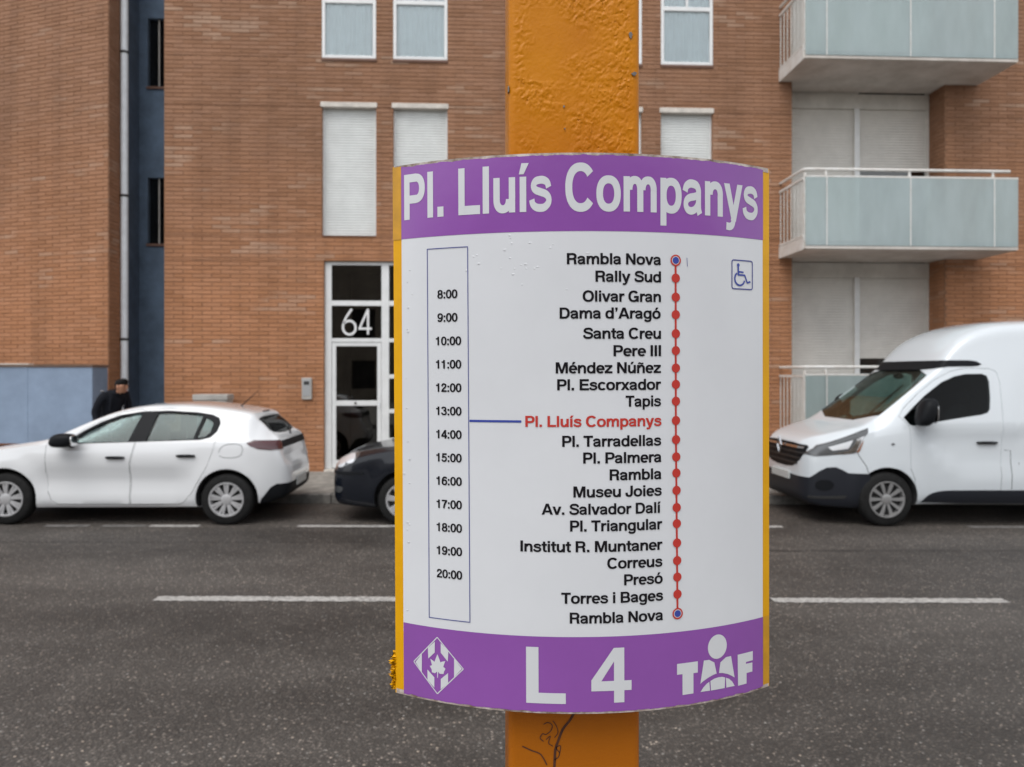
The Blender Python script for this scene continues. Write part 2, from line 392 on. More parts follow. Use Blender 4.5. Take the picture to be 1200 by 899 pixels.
pavn = slab('pavement_near_side', M['pavement'], -60, 60, -30, KN - 0.15, 0.125)
rng = random.Random(3)
kst = MB().box(0.004, 0.996, 0, 0.15, -0.1, 0.132, bev=0.012).mesh('kerb_stone')
for side, par in ((KF, pav), (KN - 0.15, pavn)):
    for i in range(-16, 16):
        o = link('kerb_stone', kst, None if kst.materials else M['kerb'], par)
        o.location = (i, side + rng.uniform(-0.004, 0.004), road_z(i + 0.5) + rng.uniform(-0.004, 0.002)); o.rotation_euler = (0, math.atan(SL), 0)

def dash(x0, y0, x1, y1, w, m):
    mb = MB(); n = 70; rr = random.Random(int(x0 * 100)); vs = []
    for i in range(n + 1):
        t = i / n; x = x0 + (x1 - x0) * t; y = y0 + (y1 - y0) * t
        e = 0.011
        vs += [(x, y - w / 2 + rr.uniform(-e, e), road_z(x) + 0.004), (x, y + w / 2 + rr.uniform(-e, e), road_z(x) + 0.004)]
    mb.add(vs, [(2 * i, 2 * i + 2, 2 * i + 3, 2 * i + 1) for i in range(n)])
    return mb.build('lane_marking', m, road)
for k in range(-3, 4):
    a = -2.55 + 4.99 * k
    dash(a, 6.29 - 0.0205 * (a + 2.55), a + 1.95, 6.29 - 0.0205 * (a + 4.5), 0.125, M['roadpaint'])
for x0, x1, mm in ((-9.6, -7.4, 'roadpaintworn'), (-5.0, -4.5, 'roadpaintworn'), (-3.8, -3.23, 'roadpaint'), (-4.35, -3.85, 'roadpaintworn'), (-2.09, -0.2, 'roadpaint'), (1.9, 3.76, 'roadpaint'), (6.1, 7.6, 'roadpaintworn'), (9.4, 11.3, 'roadpaint')):
    dash(x0, 9.22, x1, 9.22, 0.115, M[mm])

M['tar'] = mat('tar_joint', (0.030, 0.026, 0.023), 0.6, var=0.3, vscale=6)
for (xa, xb, yy, w_) in ((0.8, 14, 7.95, .05), (-14, -1.2, 8.35, .03)):
    rr = random.Random(int(xa * 10)); vs = []; n = 90
    for i in range(n + 1):
        x = xa + (xb - xa) * i / n; y = yy + .06 * noise.noise(Vector((x * .5, yy, 0))) + .02 * noise.noise(Vector((x * 4, yy, 0))); h = w_ * (.25 + .75 * abs(noise.noise(Vector((x * 1.7, 3, yy)))) * 2) / 2
        vs += [(x, y - h, road_z(x) + .003), (x, y + h, road_z(x) + .003)]
    MB().add(vs, [(2 * i, 2 * i + 2, 2 * i + 3, 2 * i + 1) for i in range(n)]).build('tar_joint', M['tar'], road)

# ------------------------------------------------------------------ brickwork
def to(o, p=None):
    p = p or bld
    o.parent = p
    o.matrix_parent_inverse = Matrix.Translation(-Vector(p.location))
    return o
BL, BH, JT = 0.318, 0.0698, 0.010        # brick pitch, course pitch, joint
brick_meshes = {}
def one_brick(org, ud, nrm, u0, u1, ja, jb, p, par):
    w, h = round(u1 - u0, 3), round(jb - ja, 2)
    if (w, h) not in brick_meshes:
        c = 0.003; a, b = w / 2, (BH - JT) / 2 if h > .05 else h / 2; q = 0.008
        vs = [(-a, 0, -b), (a, 0, -b), (a, 0, b), (-a, 0, b), (-a + c, -q, -b + c), (a - c, -q, -b + c), (a - c, -q, b - c), (-a + c, -q, b - c)]
        me = MB().add(vs, [(4, 5, 6, 7), (0, 1, 5, 4), (1, 2, 6, 5), (2, 3, 7, 6), (3, 0, 4, 7)]).mesh('brick', fix=False); me.materials.append(M['brick'])
        brick_meshes[(w, h)] = me
    o = bpy.data.objects.new('brick', brick_meshes[(w, h)]); col.objects.link(o)
    um = (u0 + u1) / 2; d = p - 0.008
    o.location = (org[0] + ud[0] * um + nrm[0] * d, org[1] + ud[1] * um + nrm[1] * d, (ja + jb) / 2)
    o.rotation_euler = (0, 0, math.atan2(nrm[0], -nrm[1]))
    to(o, par); return o
def bricks_on(mb, org, ud, nrm, width, z0, z1, holes=(), proud=0.008, seed=1, shift=0.0, single=None, par=None):
    made = 0
    """real bricks in running bond on a wall plane; org=(x,y) start, ud=(dx,dy) along, nrm=(nx,ny) outward"""
    rr = random.Random(seed)
    nc = int(math.ceil((z1 - z0) / BH))
    for c in range(nc):
        a, b = z0 + c * BH, min(z0 + (c + 1) * BH, z1)
        cuts = sorted({a, b} | {h for H in holes for h in (H[2], H[3]) if a < h < b})
        for za, zb in zip(cuts[:-1], cuts[1:]):
            if zb - za < 0.02: continue
            zm = (za + zb) / 2
            segs = [(0.0, width)]
            for H in holes:
                if H[2] < zm < H[3]:
                    ns = []
                    for s, e in segs:
                        if H[1] <= s or H[0] >= e: ns.append((s, e)); continue
                        if H[0] > s: ns.append((s, H[0]))
                        if H[1] < e: ns.append((H[1], e))
                    segs = ns
            off = (0.5 if c % 2 else 0.0) * BL + shift
            for s, e in segs:
                k = math.floor((s - off) / BL)
                while off + k * BL < e:
                    u0, u1 = max(s, off + k * BL), min(e, off + (k + 1) * BL)
                    k += 1
                    if u1 - u0 < 0.03: continue
                    u0 += JT / 2; u1 -= JT / 2
                    p = proud + rr.uniform(-0.0022, 0.0022)
                    ja, jb = za + JT / 2 + rr.uniform(-.001, .001), zb - JT / 2 + rr.uniform(-.001, .001)
                    if single and made < 300 and single[0] <= u0 and u1 <= single[1] and single[2] <= ja and jb <= single[3]:
                        one_brick(org, ud, nrm, u0, u1, ja, jb, p, par); made += 1; continue
                    def P(u, q, z): return (org[0] + ud[0] * u + nrm[0] * q, org[1] + ud[1] * u + nrm[1] * q, z)
                    c_ = 0.003
                    vs = [P(u0, 0, ja), P(u1, 0, ja), P(u1, 0, jb), P(u0, 0, jb), P(u0 + c_, p, ja + c_), P(u1 - c_, p, ja + c_), P(u1 - c_, p, jb - c_), P(u0 + c_, p, jb - c_)]
                    mb.add(vs, [(4, 5, 6, 7), (0, 1, 5, 4), (1, 2, 6, 5), (2, 3, 7, 6), (3, 0, 4, 7)])

def wall_core(mb, org, ud, nrm, width, z0, z1, holes, depth):
    """mortar face with openings and their reveals"""
    us = sorted({0, width} | {h for H in holes for h in H[:2] if 0 < h < width}); zs = sorted({z0, z1} | {h for H in holes for h in H[2:4] if z0 < h < z1})
    def inh(u, z): return any(H[0] < u < H[1] and H[2] < z < H[3] for H in holes)
    def P(u, q, z): return (org[0] + ud[0] * u + nrm[0] * q, org[1] + ud[1] * u + nrm[1] * q, z)
    for i in range(len(us) - 1):
        for j in range(len(zs) - 1):
            u0, u1, a, b = us[i], us[i + 1], zs[j], zs[j + 1]
            if inh((u0 + u1) / 2, (a + b) / 2): continue
            mb.add([P(u0, 0, a), P(u1, 0, a), P(u1, 0, b), P(u0, 0, b)], [(0, 1, 2, 3)])
    for H in holes:
        d = -(H[4] if len(H) > 4 else depth)
        u0, u1, a, b = max(0, H[0]), min(width, H[1]), H[2], H[3]
        q = [(u0, a), (u1, a), (u1, b), (u0, b)]
        for k in range(4):
            s, e = q[k], q[(k + 1) % 4]
            mb.add([P(s[0], 0, s[1]), P(e[0], 0, e[1]), P(e[0], d, e[1]), P(s[0], d, s[1])], [(0, 1, 2, 3)], 1)

TOP = 11.6
XL, XR = -5.26, 13.5
bld = empty('apartment_building', (4, YF, 0.0))
tag(bld, 'orange brick apartment block with white door numbered 64 and glass balconies', 'building')
ST = 3.055                                 # storey height
cols = [(-2.61, -1.69), (-1.395, -0.465), (2.0, 2.925), (3.265, 4.185)]
holes = []
for (a, b) in cols:
    holes.append((a - XL, b - XL, 4.16, 6.385, 0.20))
    holes.append((a - XL, b - XL, 4.16 + ST, 6.385 + ST, 0.05))
    holes.append((a - XL, b - XL, 4.16 + 2 * ST, TOP + 1, 0.20))
DX0, DX1, DZ0, DZ1 = -2.575, -0.465, 0.16, 3.735
holes.append((DX0 - XL, DX1 - XL, 0.0, DZ1, 0.16))
LX0, LX1 = 5.604, 8.384                    # loggia opening
holes.append((LX0 - XL, LX1 - XL, 0.0, TOP + 1, 0.5))
core = MB(); wall_core(core, (XL, YF), (1, 0), (0, -1), XR - XL, -0.2, TOP, holes, 0.2)
core.box(XL, XL + 0.001, YF + 0.004, YF + 9, -0.2, TOP)           # flank
core.box(XR, XR + 0.001, YF + 0.004, YF + 9, -0.2, TOP)
core.add([(XL, YF, TOP), (XR, YF, TOP), (XR, YF + 9, TOP), (XL, YF + 9, TOP)], [(0, 1, 2, 3)])
M['reveal'] = mat('brick_reveal', (0.27, 0.135, 0.078), 0.9, var=0.2, vscale=16)
to(core.build('wall', [M['mortar'], M['reveal']]))
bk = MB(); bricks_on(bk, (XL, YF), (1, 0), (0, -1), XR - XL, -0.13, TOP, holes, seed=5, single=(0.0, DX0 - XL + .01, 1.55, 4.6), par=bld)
o = to(bk.build('brickwork', M['brick'], fix=False)); o['kind'] = 'stuff'
# brick return of the loggia and its hidden twin
bk = MB()
bricks_on(bk, (LX1, YF + 0.5), (0, -1), (-1, 0), 0.49, -0.13, TOP, (), proud=0.006, seed=8)
bricks_on(bk, (LX0, YF + 0.01), (0, 1), (1, 0), 0.49, -0.13, TOP, (), proud=0.006, seed=9)
o = to(bk.build('loggia_brickwork', M['brick'], fix=False)); o['kind'] = 'stuff'

def shutter(x0, x1, y, z0, z1, m, par, pitch=0.046):
    mb = MB(); z = z0
    while z < z1 - 0.005:
        e = min(z + pitch, z1)
        h = e - z
        vs = []
        for q, dy in ((0, 0.0), (0.12, -0.008), (0.5, -0.011), (0.80, -0.008), (0.93, -0.001), (1.0, 0.0)):
            vs += [(x0, y + dy, z + h * q), (x1, y + dy, z + h * q)]
        mb.add(vs, [(2 * i, 2 * i + 1, 2 * i + 3, 2 * i + 2) for i in range(5)])
        z = e
    o = mb.build('shutter_slats', m, None, fix=False); o['kind'] = 'stuff'
    return o

def sub(o, par):                            # sub-part of a part that already sits in world coordinates
    o.parent = par
    return o

# ---- windows: closed roller shutters on the first floor, glazed windows on the second
for n, (a, b) in enumerate(cols):
    z0, z1 = 4.16, 6.385
    fr = MB()
    fr.box(a, a + 0.03, YF + 0.085, YF + 0.135, z0, z1); fr.box(b - 0.03, b, YF + 0.085, YF + 0.135, z0, z1)
    fr.box(a, b, YF + 0.19, YF + 0.20, z0, z1)
    w = to(fr.build('window', M['whitealu']))
    sub(shutter(a + 0.031, b - 0.031, YF + 0.115, z0 + 0.012, z1 + 0.02, M['shutter'], w), w)
    sub(MB().box(a + 0.002, b - 0.002, YF - 0.028, YF + 0.18, z0 - 0.004, z0 + 0.011, bev=0.004).build('sill', M['brownsill']), w)
    sub(MB().box(a - 0.025, b + 0.018, YF - 0.022, YF + 0.1, z1 - 0.012, z1 + 0.075, bev=0.006).build('lintel', M['stone']), w)
    # second floor
    z0, z1 = 4.16 + ST, 6.385 + ST
    f = 0.055
    yf = YF - 0.012
    fr = MB()
    tz = 8.16
    fr.box(a, a + f, yf, yf + 0.055, z0, z1, bev=0.006); fr.box(b - f, b, yf, yf + 0.055, z0, z1, bev=0.006)
    fr.box(a + f - .001, b - f + .001, yf + 0.002, yf + 0.053, z0, z0 + f, bev=0.006); fr.box(a + f - .001, b - f + .001, yf + 0.002, yf + 0.053, tz, tz + f + 0.02, bev=0.006)
    fr.box(a + f - .001, b - f + .001, yf + 0.002, yf + 0.053, z1 - f, z1, bev=0.006)
    fr.box((a + b) / 2 - 0.02, (a + b) / 2 + 0.02, yf + 0.004, yf + 0.05, tz + f + 0.018, z1 - f)
    w = to(fr.build('window', M['whitealu']))
    sub(box_obj('pane', M['glass'], None, a + f, b - f, yf + 0.025, yf + 0.031, z0 + f, tz), w)
    sub(box_obj('pane', M['glass'], None, a + f, b - f, yf + 0.025, yf + 0.031, tz + f + 0.02, z1 - f), w)
    cur = MB(); nn = 40
    vs = []
    for i in range(nn + 1):
        x = a + f + (b - a - 2 * f) * i / nn
        y = yf + 0.065 + 0.012 * math.sin(i * 1.3 + n) + 0.008 * math.sin(i * 0.5 + 2 * n)
        vs += [(x, y, z0), (x, y, z1)]
    cur.add(vs, [(2 * i, 2 * i + 2, 2 * i + 3, 2 * i + 1) for i in range(nn)])
    sub(cur.build('curtain', M['curtain'], None, smooth=80), w)
    sub(MB().box(a - 0.012, b + 0.012, YF - 0.03, YF + 0.02, z0 - 0.05, z0 - 0.006, bev=0.005).build('sill', M['brownsill']), w)
    sub(box_obj('back_board', M['dark'], None, a, b, YF + 0.30, YF + 0.31, z0, z1), w)

# ---- entrance door, white frame, dark glass, number
fd = 0.07
yd = YF + 0.06
fr = MB()
def bar(x0, x1, z0, z1, y=yd, d=0.06): fr.box(x0, x1, y, y + d, z0, z1, bev=0.004)
bar(DX0, DX0 + 0.115, DZ0, DZ1)                                            # jambs
bar(DX1 - 0.08, DX1, DZ0, DZ1)
mxs = (-1.605, -1.475)                                                       # mullion
bar(mxs[0], mxs[1], DZ0, DZ1)
for a, b in ((DX0 + 0.115, mxs[0]), (mxs[1], DX1 - 0.08)):
    bar(a, b, DZ1 - 0.06, DZ1, yd + 0.002, 0.055); bar(a, b, 2.972, 3.06, yd + 0.002, 0.055); bar(a, b, 2.345, 2.41, yd + 0.002, 0.055)
for z in (1.75, 1.15, 0.65): bar(mxs[1], DX1 - 0.08, z - 0.035, z + 0.035, yd + 0.002, 0.055)
bar(mxs[1], DX1 - 0.08, DZ0, DZ0 + 0.08, yd + 0.002, 0.055)
door = to(fr.build('door', M['whitealu']))
L0, L1 = DX0 + 0.12, mxs[0] - 0.005
lf = MB()
for q in ((L0, L0 + 0.07, DZ0 + 0.01, 2.34), (L1 - 0.07, L1, DZ0 + 0.01, 2.34), (L0 + 0.07, L1 - 0.07, DZ0 + 0.01, 0.305), (L0 + 0.07, L1 - 0.07, 1.245, 1.335), (L0 + 0.07, L1 - 0.07, 2.275, 2.34)):
    lf.box(q[0], q[1], yd + 0.012, yd + 0.058, q[2], q[3], bev=0.004)
sub(lf.build('door_leaf', M['whitealu']), door)
for a, b, c, d in ((L0 + 0.07, L1 - 0.07, 0.305, 1.245), (L0 + 0.07, L1 - 0.07, 1.335, 2.275), (DX0 + 0.115, mxs[0], 2.41, 2.972), (DX0 + 0.115, mxs[0], 3.06, DZ1 - 0.06),
                   (mxs[1], DX1 - 0.08, 2.41, 2.972), (mxs[1], DX1 - 0.08, 3.06, DZ1 - 0.06), (mxs[1], DX1 - 0.08, 1.785, 2.345), (mxs[1], DX1 - 0.08, 1.185, 1.715), (mxs[1], DX1 - 0.08, 0.685, 1.115), (mxs[1], DX1 - 0.08, DZ0 + 0.08, 0.615)):
    sub(box_obj('pane', M['doorglass'], None, a, b, yd + 0.03, yd + 0.036, c, d), door)
hd = MB().tube([(L1 - 0.03, yd + 0.012, 1.29), (L1 - 0.03, yd - 0.04, 1.29), (L1 - 0.03, yd - 0.045, 1.24)], 0.011)
sub(hd.build('handle', M['chrome'], None, 40), door)
sub(MB().lathe([(0, 0.0), (0, 0.02), (0.012, 0.02), (0.012, 0.0)], 14, 'y', ((L0 + L1) / 2 - 0.02, yd, 1.29)).build('knob', M['darkmetal']), door)
lob = MB()
lob.box(DX0 - 0.05, DX1 + 0.05, YF + 0.17, YF + 3.2, 0.0, 3.9)
lob.f = [f for i, f in enumerate(lob.f) if i != 2]; lob.mi = lob.mi[:5]
sub(lob.build('lobby', M['lobby']), door)
sub(MB().box(DX0, DX1, YF - 0.03, YF + 0.14, 0.0, 0.158, bev=0.008).build('threshold', M['stone']), door)

# ---- loggia: shutters, mullions, back wall; three floors
FLO = [0.70, 3.83, 6.93, 9.99]
yb = YF + 0.5
to(box_obj('loggia_wall', M['render'], None, LX0 - 0.1, LX1 + 0.1, yb + 0.06, yb + 0.16, -0.2, TOP))
for i in range(4):
    z0 = FLO[i] + 0.02
    z1 = (FLO[i + 1] if i < 3 else TOP + 1.5)
    ztop = z1 - 0.27
    fr = MB()
    fr.box(LX0 + 0.007, LX1 - 0.007, yb - 0.05, yb + 0.06, ztop, z1, bev=0.004)
    fr.box(6.965, 7.055, yb - 0.055, yb + 0.05, z0, ztop, bev=0.004)
    fr.box(LX0 + 0.007, LX0 + 0.05, yb - 0.04, yb + 0.05, z0, ztop); fr.box(LX1 - 0.05, LX1 - 0.007, yb - 0.04, yb + 0.05, z0, ztop)
    w = to(fr.build('balcony_door', M['render']))
    sub(MB().box(6.962, 7.058, yb - 0.06, yb - 0.0555, z0, ztop).build('mullion', M['whitealu']), w)
    gap = (1.36, 1.70, 0.6, 0.0)[i]
    sub(shutter(LX0 + 0.05, 6.965, yb, z0, ztop, M['shuttergrey'], w, 0.05), w)
    sub(shutter(7.055, LX1 - 0.05, yb, z0 + gap, ztop, M['shuttergrey'], w, 0.05), w)
    if gap: sub(box_obj('pane', M['doorglass'], None, 7.055, LX1 - 0.05, yb + 0.022, yb + 0.028, z0, z0 + gap), w)
    if gap: sub(box_obj('back_board', M['dark'], None, 7.055, LX1 - 0.05, yb + 0.045, yb + 0.055, z0, z0 + gap), w)

# ---- balconies: slab, glass front, balusters at the side
def balcony(z, first=False):
    x0, x1, y1, y0 = 5.37, 8.985, YF, YF - 1.02
    fl = road_z(x0) + 0.02
    s = MB(); s.box(x0, x1, y0, y1 - 0.012, z - 0.0, z + 0.14, bev=0.01)
    b = to(s.build('balcony', M['concrete']))
    sub(box_obj('floor_slab', M['concrete'], None, LX0 + 0.008, LX1 - 0.008, y1 - 0.0115, yb - 0.056, z + 0.002, z + 0.138), b)
    if first:
        sub(box_obj('plinth', M['concrete'], None, x0 + 0.05, x1 - 0.05, y0 + 0.05, y1 - 0.02, -0.1, z - 0.001), b)
    sub(MB().box(x0 - 0.006, x0 - 0.001, y0 + 0.004, y1 - 0.014, z - 0.01, z + 0.19).build('fascia', M['railwhite']), b)
    sub(MB().box(x0 + 0.02, x1 - 0.004, y0 - 0.02, y0 - 0.004, z + 0.005, z + 0.05).build('drip_edge', M['concrete']), b)
    za, zb = z + 0.055, z + 1.17
    xs = [x0 + 0.02, 5.745, 7.15, 8.57, x1 - 0.005]
    for a, c in zip(xs[:-1], xs[1:]):
        sub(MB().box(a + 0.006, c - 0.006, y0 - 0.030, y0 - 0.018, za, zb).build('glass_panel', M['frost']), b)
    for x in xs[1:-1]:
        sub(MB().box(x - 0.008, x + 0.008, y0 - 0.034, y0 - 0.0305, za, zb).build('joint_strip', M['railwhite']), b)
    for x in (x0 + 0.03, 5.75, 7.155, 8.575):
        sub(MB().box(x - 0.018, x + 0.018, y0 + 0.002, y0 + 0.04, z + 0.14, z + 1.25, bev=0.004).build('post', M['railwhite']), b)
    rl = MB(); r = 0.024; zt = z + 1.31
    rl.tube([(x0 + 0.02, y1 - 0.02, zt), (x0 + 0.02, y0 + 0.10, zt), (x0 + 0.045, y0 + 0.04, zt), (x0 + 0.10, y0 + 0.02, zt), (x1 - 0.12, y0 + 0.02, zt)], r, 10)
    rl.box(x0 + 0.02, x1 - 0.01, y0 - 0.034, y0 - 0.012, zb, zb + 0.028)
    for x in (5.75, 7.155, 8.575): rl.tube([(x, y0 + 0.02, z + 1.2), (x, y0 + 0.02, zt)], 0.016, 8)
    sub(rl.build('handrail', M['railwhite'], None, 40), b)
    for q0, q1 in ((zb - 0.03, zb + 0.01), (z + 0.20, z + 0.235)):
        sub(MB().box(x0 - 0.004, x0 + 0.03, y0 + 0.03, y1 - 0.02, q0, q1).build('side_rail', M['railwhite']), b)
    for k in range(7):
        y = y0 + 0.09 + k * (1.02 - 0.14) / 6
        sub(MB().box(x0 + 0.006, x0 + 0.018, y - 0.006, y + 0.006, z + 0.236, zb - 0.031).build('baluster', M['railwhite']), b)
    # same on the far side, hidden from here
    rr_ = MB().box(x1 - 0.03, x1 + 0.004, y0 + 0.03, y1 - 0.02, zb - 0.03, zb + 0.01); sub(rr_.build('side_rail', M['railwhite']), b)
    for k in range(9):
        y = y0 + 0.07 + k * (1.02 - 0.12) / 8
        sub(MB().box(x1 - 0.022, x1 - 0.004, y - 0.009, y + 0.009, z + 0.14, zb - 0.031).build('baluster', M['railwhite']), b)
    return b
for i, z in enumerate((0.60, 3.84, 6.95, 10.0)): balcony(z, i == 0)

# ---- blue stairwell recess, its windows and the rain pipe (part of the brick block)
yr = 14.5
RX0 = -6.17
rc = MB()
wall_core(rc, (RX0 - 0.3, yr), (1, 0), (0, -1), 1.3, -0.2, TOP, [(0.45, 0.95, 7.10, 8.36, 0.12), (0.45, 0.95, 4.20, 5.42, 0.12), (0.45, 0.95, 10.0, 11.26, 0.12)], 0.12)
rc.box(RX0 - 0.3, RX0 - 0.004, 13.77, yr + 0.1, -0.2, TOP)                # side wall of the recess
to(rc.build('stairwell_wall', [M['bluewall'], M['bluewall']]))
for z0, z1 in ((7.10, 8.36), (4.20, 5.42), (10.0, 11.26)):
    x0, x1 = RX0 + 0.15, RX0 + 0.65
    fr = MB(); fr.box(x0, x1, yr + 0.115, yr + 0.125, z0, z1)
    fr.box(x0 + 0.17, x0 + 0.20, yr + 0.06, yr + 0.114, z0, z1)
    w = to(fr.build('window', [M['dark']]))
    sub(MB().box(x0 + 0.172, x0 + 0.198, yr + 0.052, yr + 0.0595, z0, z1).build('frame', M['greybox']), w)
    sub(MB().box(x0 - 0.02, x1, yr - 0.03, yr + 0.06, z0 - 0.05, z0 - 0.003, bev=0.004).build('sill', M['brownsill']), w)
    sub(box_obj('pane', M['doorglass'], None, x0, x1, yr + 0.09, yr + 0.095, z0, z1), w)

# ------------------------------------------------------------------ the neighbour on the left, turned to the street
PH = R(20.3)
nb = empty('corner_building', (-6.2, 13.3, 0))
tag(nb, 'plain brick building at an angle beside the blue stairwell, terrace of blue panels in front', 'building')
NC = (RX0, 13.3); ud = (-math.cos(PH), math.sin(PH)); nr = (-math.sin(PH), -math.cos(PH))
c2 = MB(); wall_core(c2, NC, ud, nr, 14, -0.2, TOP, [], 0.1)
c2.add([(NC[0], NC[1], -0.2), (NC[0], 13.765, -0.2), (NC[0], 13.765, TOP), (NC[0], NC[1], TOP)], [(0, 1, 2, 3)])
c2.add([(NC[0], NC[1], TOP), (NC[0], 22, TOP), (NC[0] - 14, 22, TOP), (NC[0] + ud[0] * 14, NC[1] + ud[1] * 14, TOP)], [(0, 1, 2, 3)])
to(c2.build('wall', [M['mortar'], M['mortar']]), nb)
b2 = MB(); bricks_on(b2, NC, ud, nr, 14, -0.13, TOP, (), seed=15, shift=0.1, single=(0.0, 2.1, 1.95, 6.0), par=nb)
o = to(b2.build('brickwork', M['brick'], fix=False), nb); o['kind'] = 'stuff'
b2 = MB(); bricks_on(b2, (NC[0], 13.765), (0, -1), (1, 0), 0.455, -0.13, TOP, (), proud=0.007, seed=16)
o = to(b2.build('return_brickwork', M['brick'], fix=False), nb); o['kind'] = 'stuff'
# terrace: blue sheet panels on a brick base with a brown coping
TX1, TY0 = -6.10, 12.60
tb = MB(); tb.box(-14, TX1 - 0.02, TY0 + 0.02, 13.25, -0.2, 0.62)
terr = to(tb.build('terrace', M['reveal']), nb)
for k in range(8):
    a = TX1 - 1.0 * (k + 1); 
    sub(MB().box(a + 0.0005, a + 0.9995, TY0, TY0 + 0.025, 0.69, 1.905, bev=0.004).build('panel', M['bluepanel']), terr)
sub(MB().box(TX1 - 0.023, TX1, TY0 + 0.027, 13.12, 0.69, 1.905, bev=0.004).build('panel', M['bluepanel']), terr)
cp = MB(); cp.box(-14.1, TX1 + 0.02, TY0 - 0.02, TY0 + 0.07, 1.908, 1.945, bev=0.005); cp.box(TX1 - 0.05, TX1 + 0.02, TY0 + 0.072, 13.14, 1.908, 1.945, bev=0.005)
sub(cp.build('coping', M['coping']), terr)
for k in range(9):
    x = TX1 - 0.03 - k; sub(MB().box(x - 0.02, x + 0.02, TY0 + 0.03, TY0 + 0.07, 0.62, 1.9).build('post', M['darkmetal']), terr)
sub(MB().box(-14, -7.2, 12.80, 12.95, 1.90, 1.965, bev=0.006).build('white_ledge', M['stone']), terr)
pp = MB().tube([(RX0 + 0.075, 13.72, 0.14), (RX0 + 0.075, 13.72, TOP)], 0.062, 16)
pipe = to(pp.build('rain_pipe', M['pipe'], None, 40), nb)
for z in (2.4, 4.9, 7.4, 9.8):
    sub(MB().tube([(RX0 + 0.075, 13.72, z - 0.02), (RX0 + 0.075, 13.72, z + 0.02)], 0.069, 16).build('clamp', M['darkmetal'], None, 40), pipe)

# ---- wall-mounted and free-standing small things
ic = empty('intercom', (-2.86, YF - 0.01, 1.36))
tag(ic, 'small grey metal intercom on the brick wall left of door 64', 'intercom')
MB().box(-0.085, 0.085, -0.045, 0.0, 0.0, 0.37, bev=0.008).build('casing', M['greybox'], ic)
MB().box(-0.062, 0.062, -0.051, -0.0455, 0.06, 0.34, bev=0.002).build('face_plate', M['intercom'], ic)
MB().box(-0.045, 0.045, -0.053, -0.0515, 0.25, 0.31).build('speaker_grille', M['darkmetal'], ic)
ub = empty('utility_cabinet', (-4.35, 12.9, road_z(-4.35) + 0.125))
tag(ub, 'pale grey utility cabinet on the pavement against brick, behind the white hatchback', 'cabinet')
MB().box(-0.27, 0.27, 0.0, 0.32, 0.0, 1.22, bev=0.008).build('casing', M['greybox'], ub)
MB().box(-0.285, 0.285, -0.015, 0.335, 1.221, 1.315, bev=0.008).build('lid', M['greybox'], ub)
MB().box(-0.24, -0.003, -0.014, -0.001, 0.1, 1.18, bev=0.003).build('door', M['greybox'], ub)
MB().box(0.003, 0.24, -0.014, -0.001, 0.1, 1.18, bev=0.003).build('door', M['greybox'], ub)

# ------------------------------------------------------------------ curves and vehicles
def spline(pts, n=5):
    P = [Vector(p) for p in pts]; P = [P[0] * 2 - P[1]] + P + [P[-1] * 2 - P[-2]]; out = []
    for i in range(1, len(P) - 2):
        for k in range(n):
            t = k / n; a, b, c, d = P[i - 1], P[i], P[i + 1], P[i + 2]
            out.append(0.5 * ((2 * b) + (c - a) * t + (2 * a - 5 * b + 4 * c - d) * t * t + (3 * b - a - 3 * c + d) * t ** 3))
    out.append(P[-2]); return out
def ribbon(pts, w):
    """list of quads following a polyline"""
    q = []; n = len(pts); L = []
    for i in range(n):
        t = (Vector(pts[min(i + 1, n - 1)]) - Vector(pts[max(i - 1, 0)])); t.normalize(); nn = Vector((-t.y, t.x)) * w / 2
        L.append((Vector(pts[i]) + nn, Vector(pts[i]) - nn))
    return L
def mono(pts):
    """monotone cubic through (x, value) points"""
    x = np.array([p[0] for p in pts], float); y = np.array([p[1] for p in pts], float)
    h = np.diff(x); d = np.diff(y) / h; m = np.zeros(len(x))
    m[0], m[-1] = d[0], d[-1]
    for i in range(1, len(x) - 1):
        m[i] = 0 if d[i - 1] * d[i] <= 0 else (3 * (h[i - 1] + h[i])) / ((2 * h[i] + h[i - 1]) / d[i - 1] + (h[i] + 2 * h[i - 1]) / d[i])
    def f(t):
        t = min(max(t, x[0]), x[-1]); i = int(min(max(np.searchsorted(x, t) - 1, 0), len(x) - 2))
        s = (t - x[i]) / h[i]
        return float((1 + 2 * s) * (1 - s) ** 2 * y[i] + s * (1 - s) ** 2 * h[i] * m[i] + s * s * (3 - 2 * s) * y[i + 1] + s * s * (s - 1) * h[i] * m[i + 1])
    return f

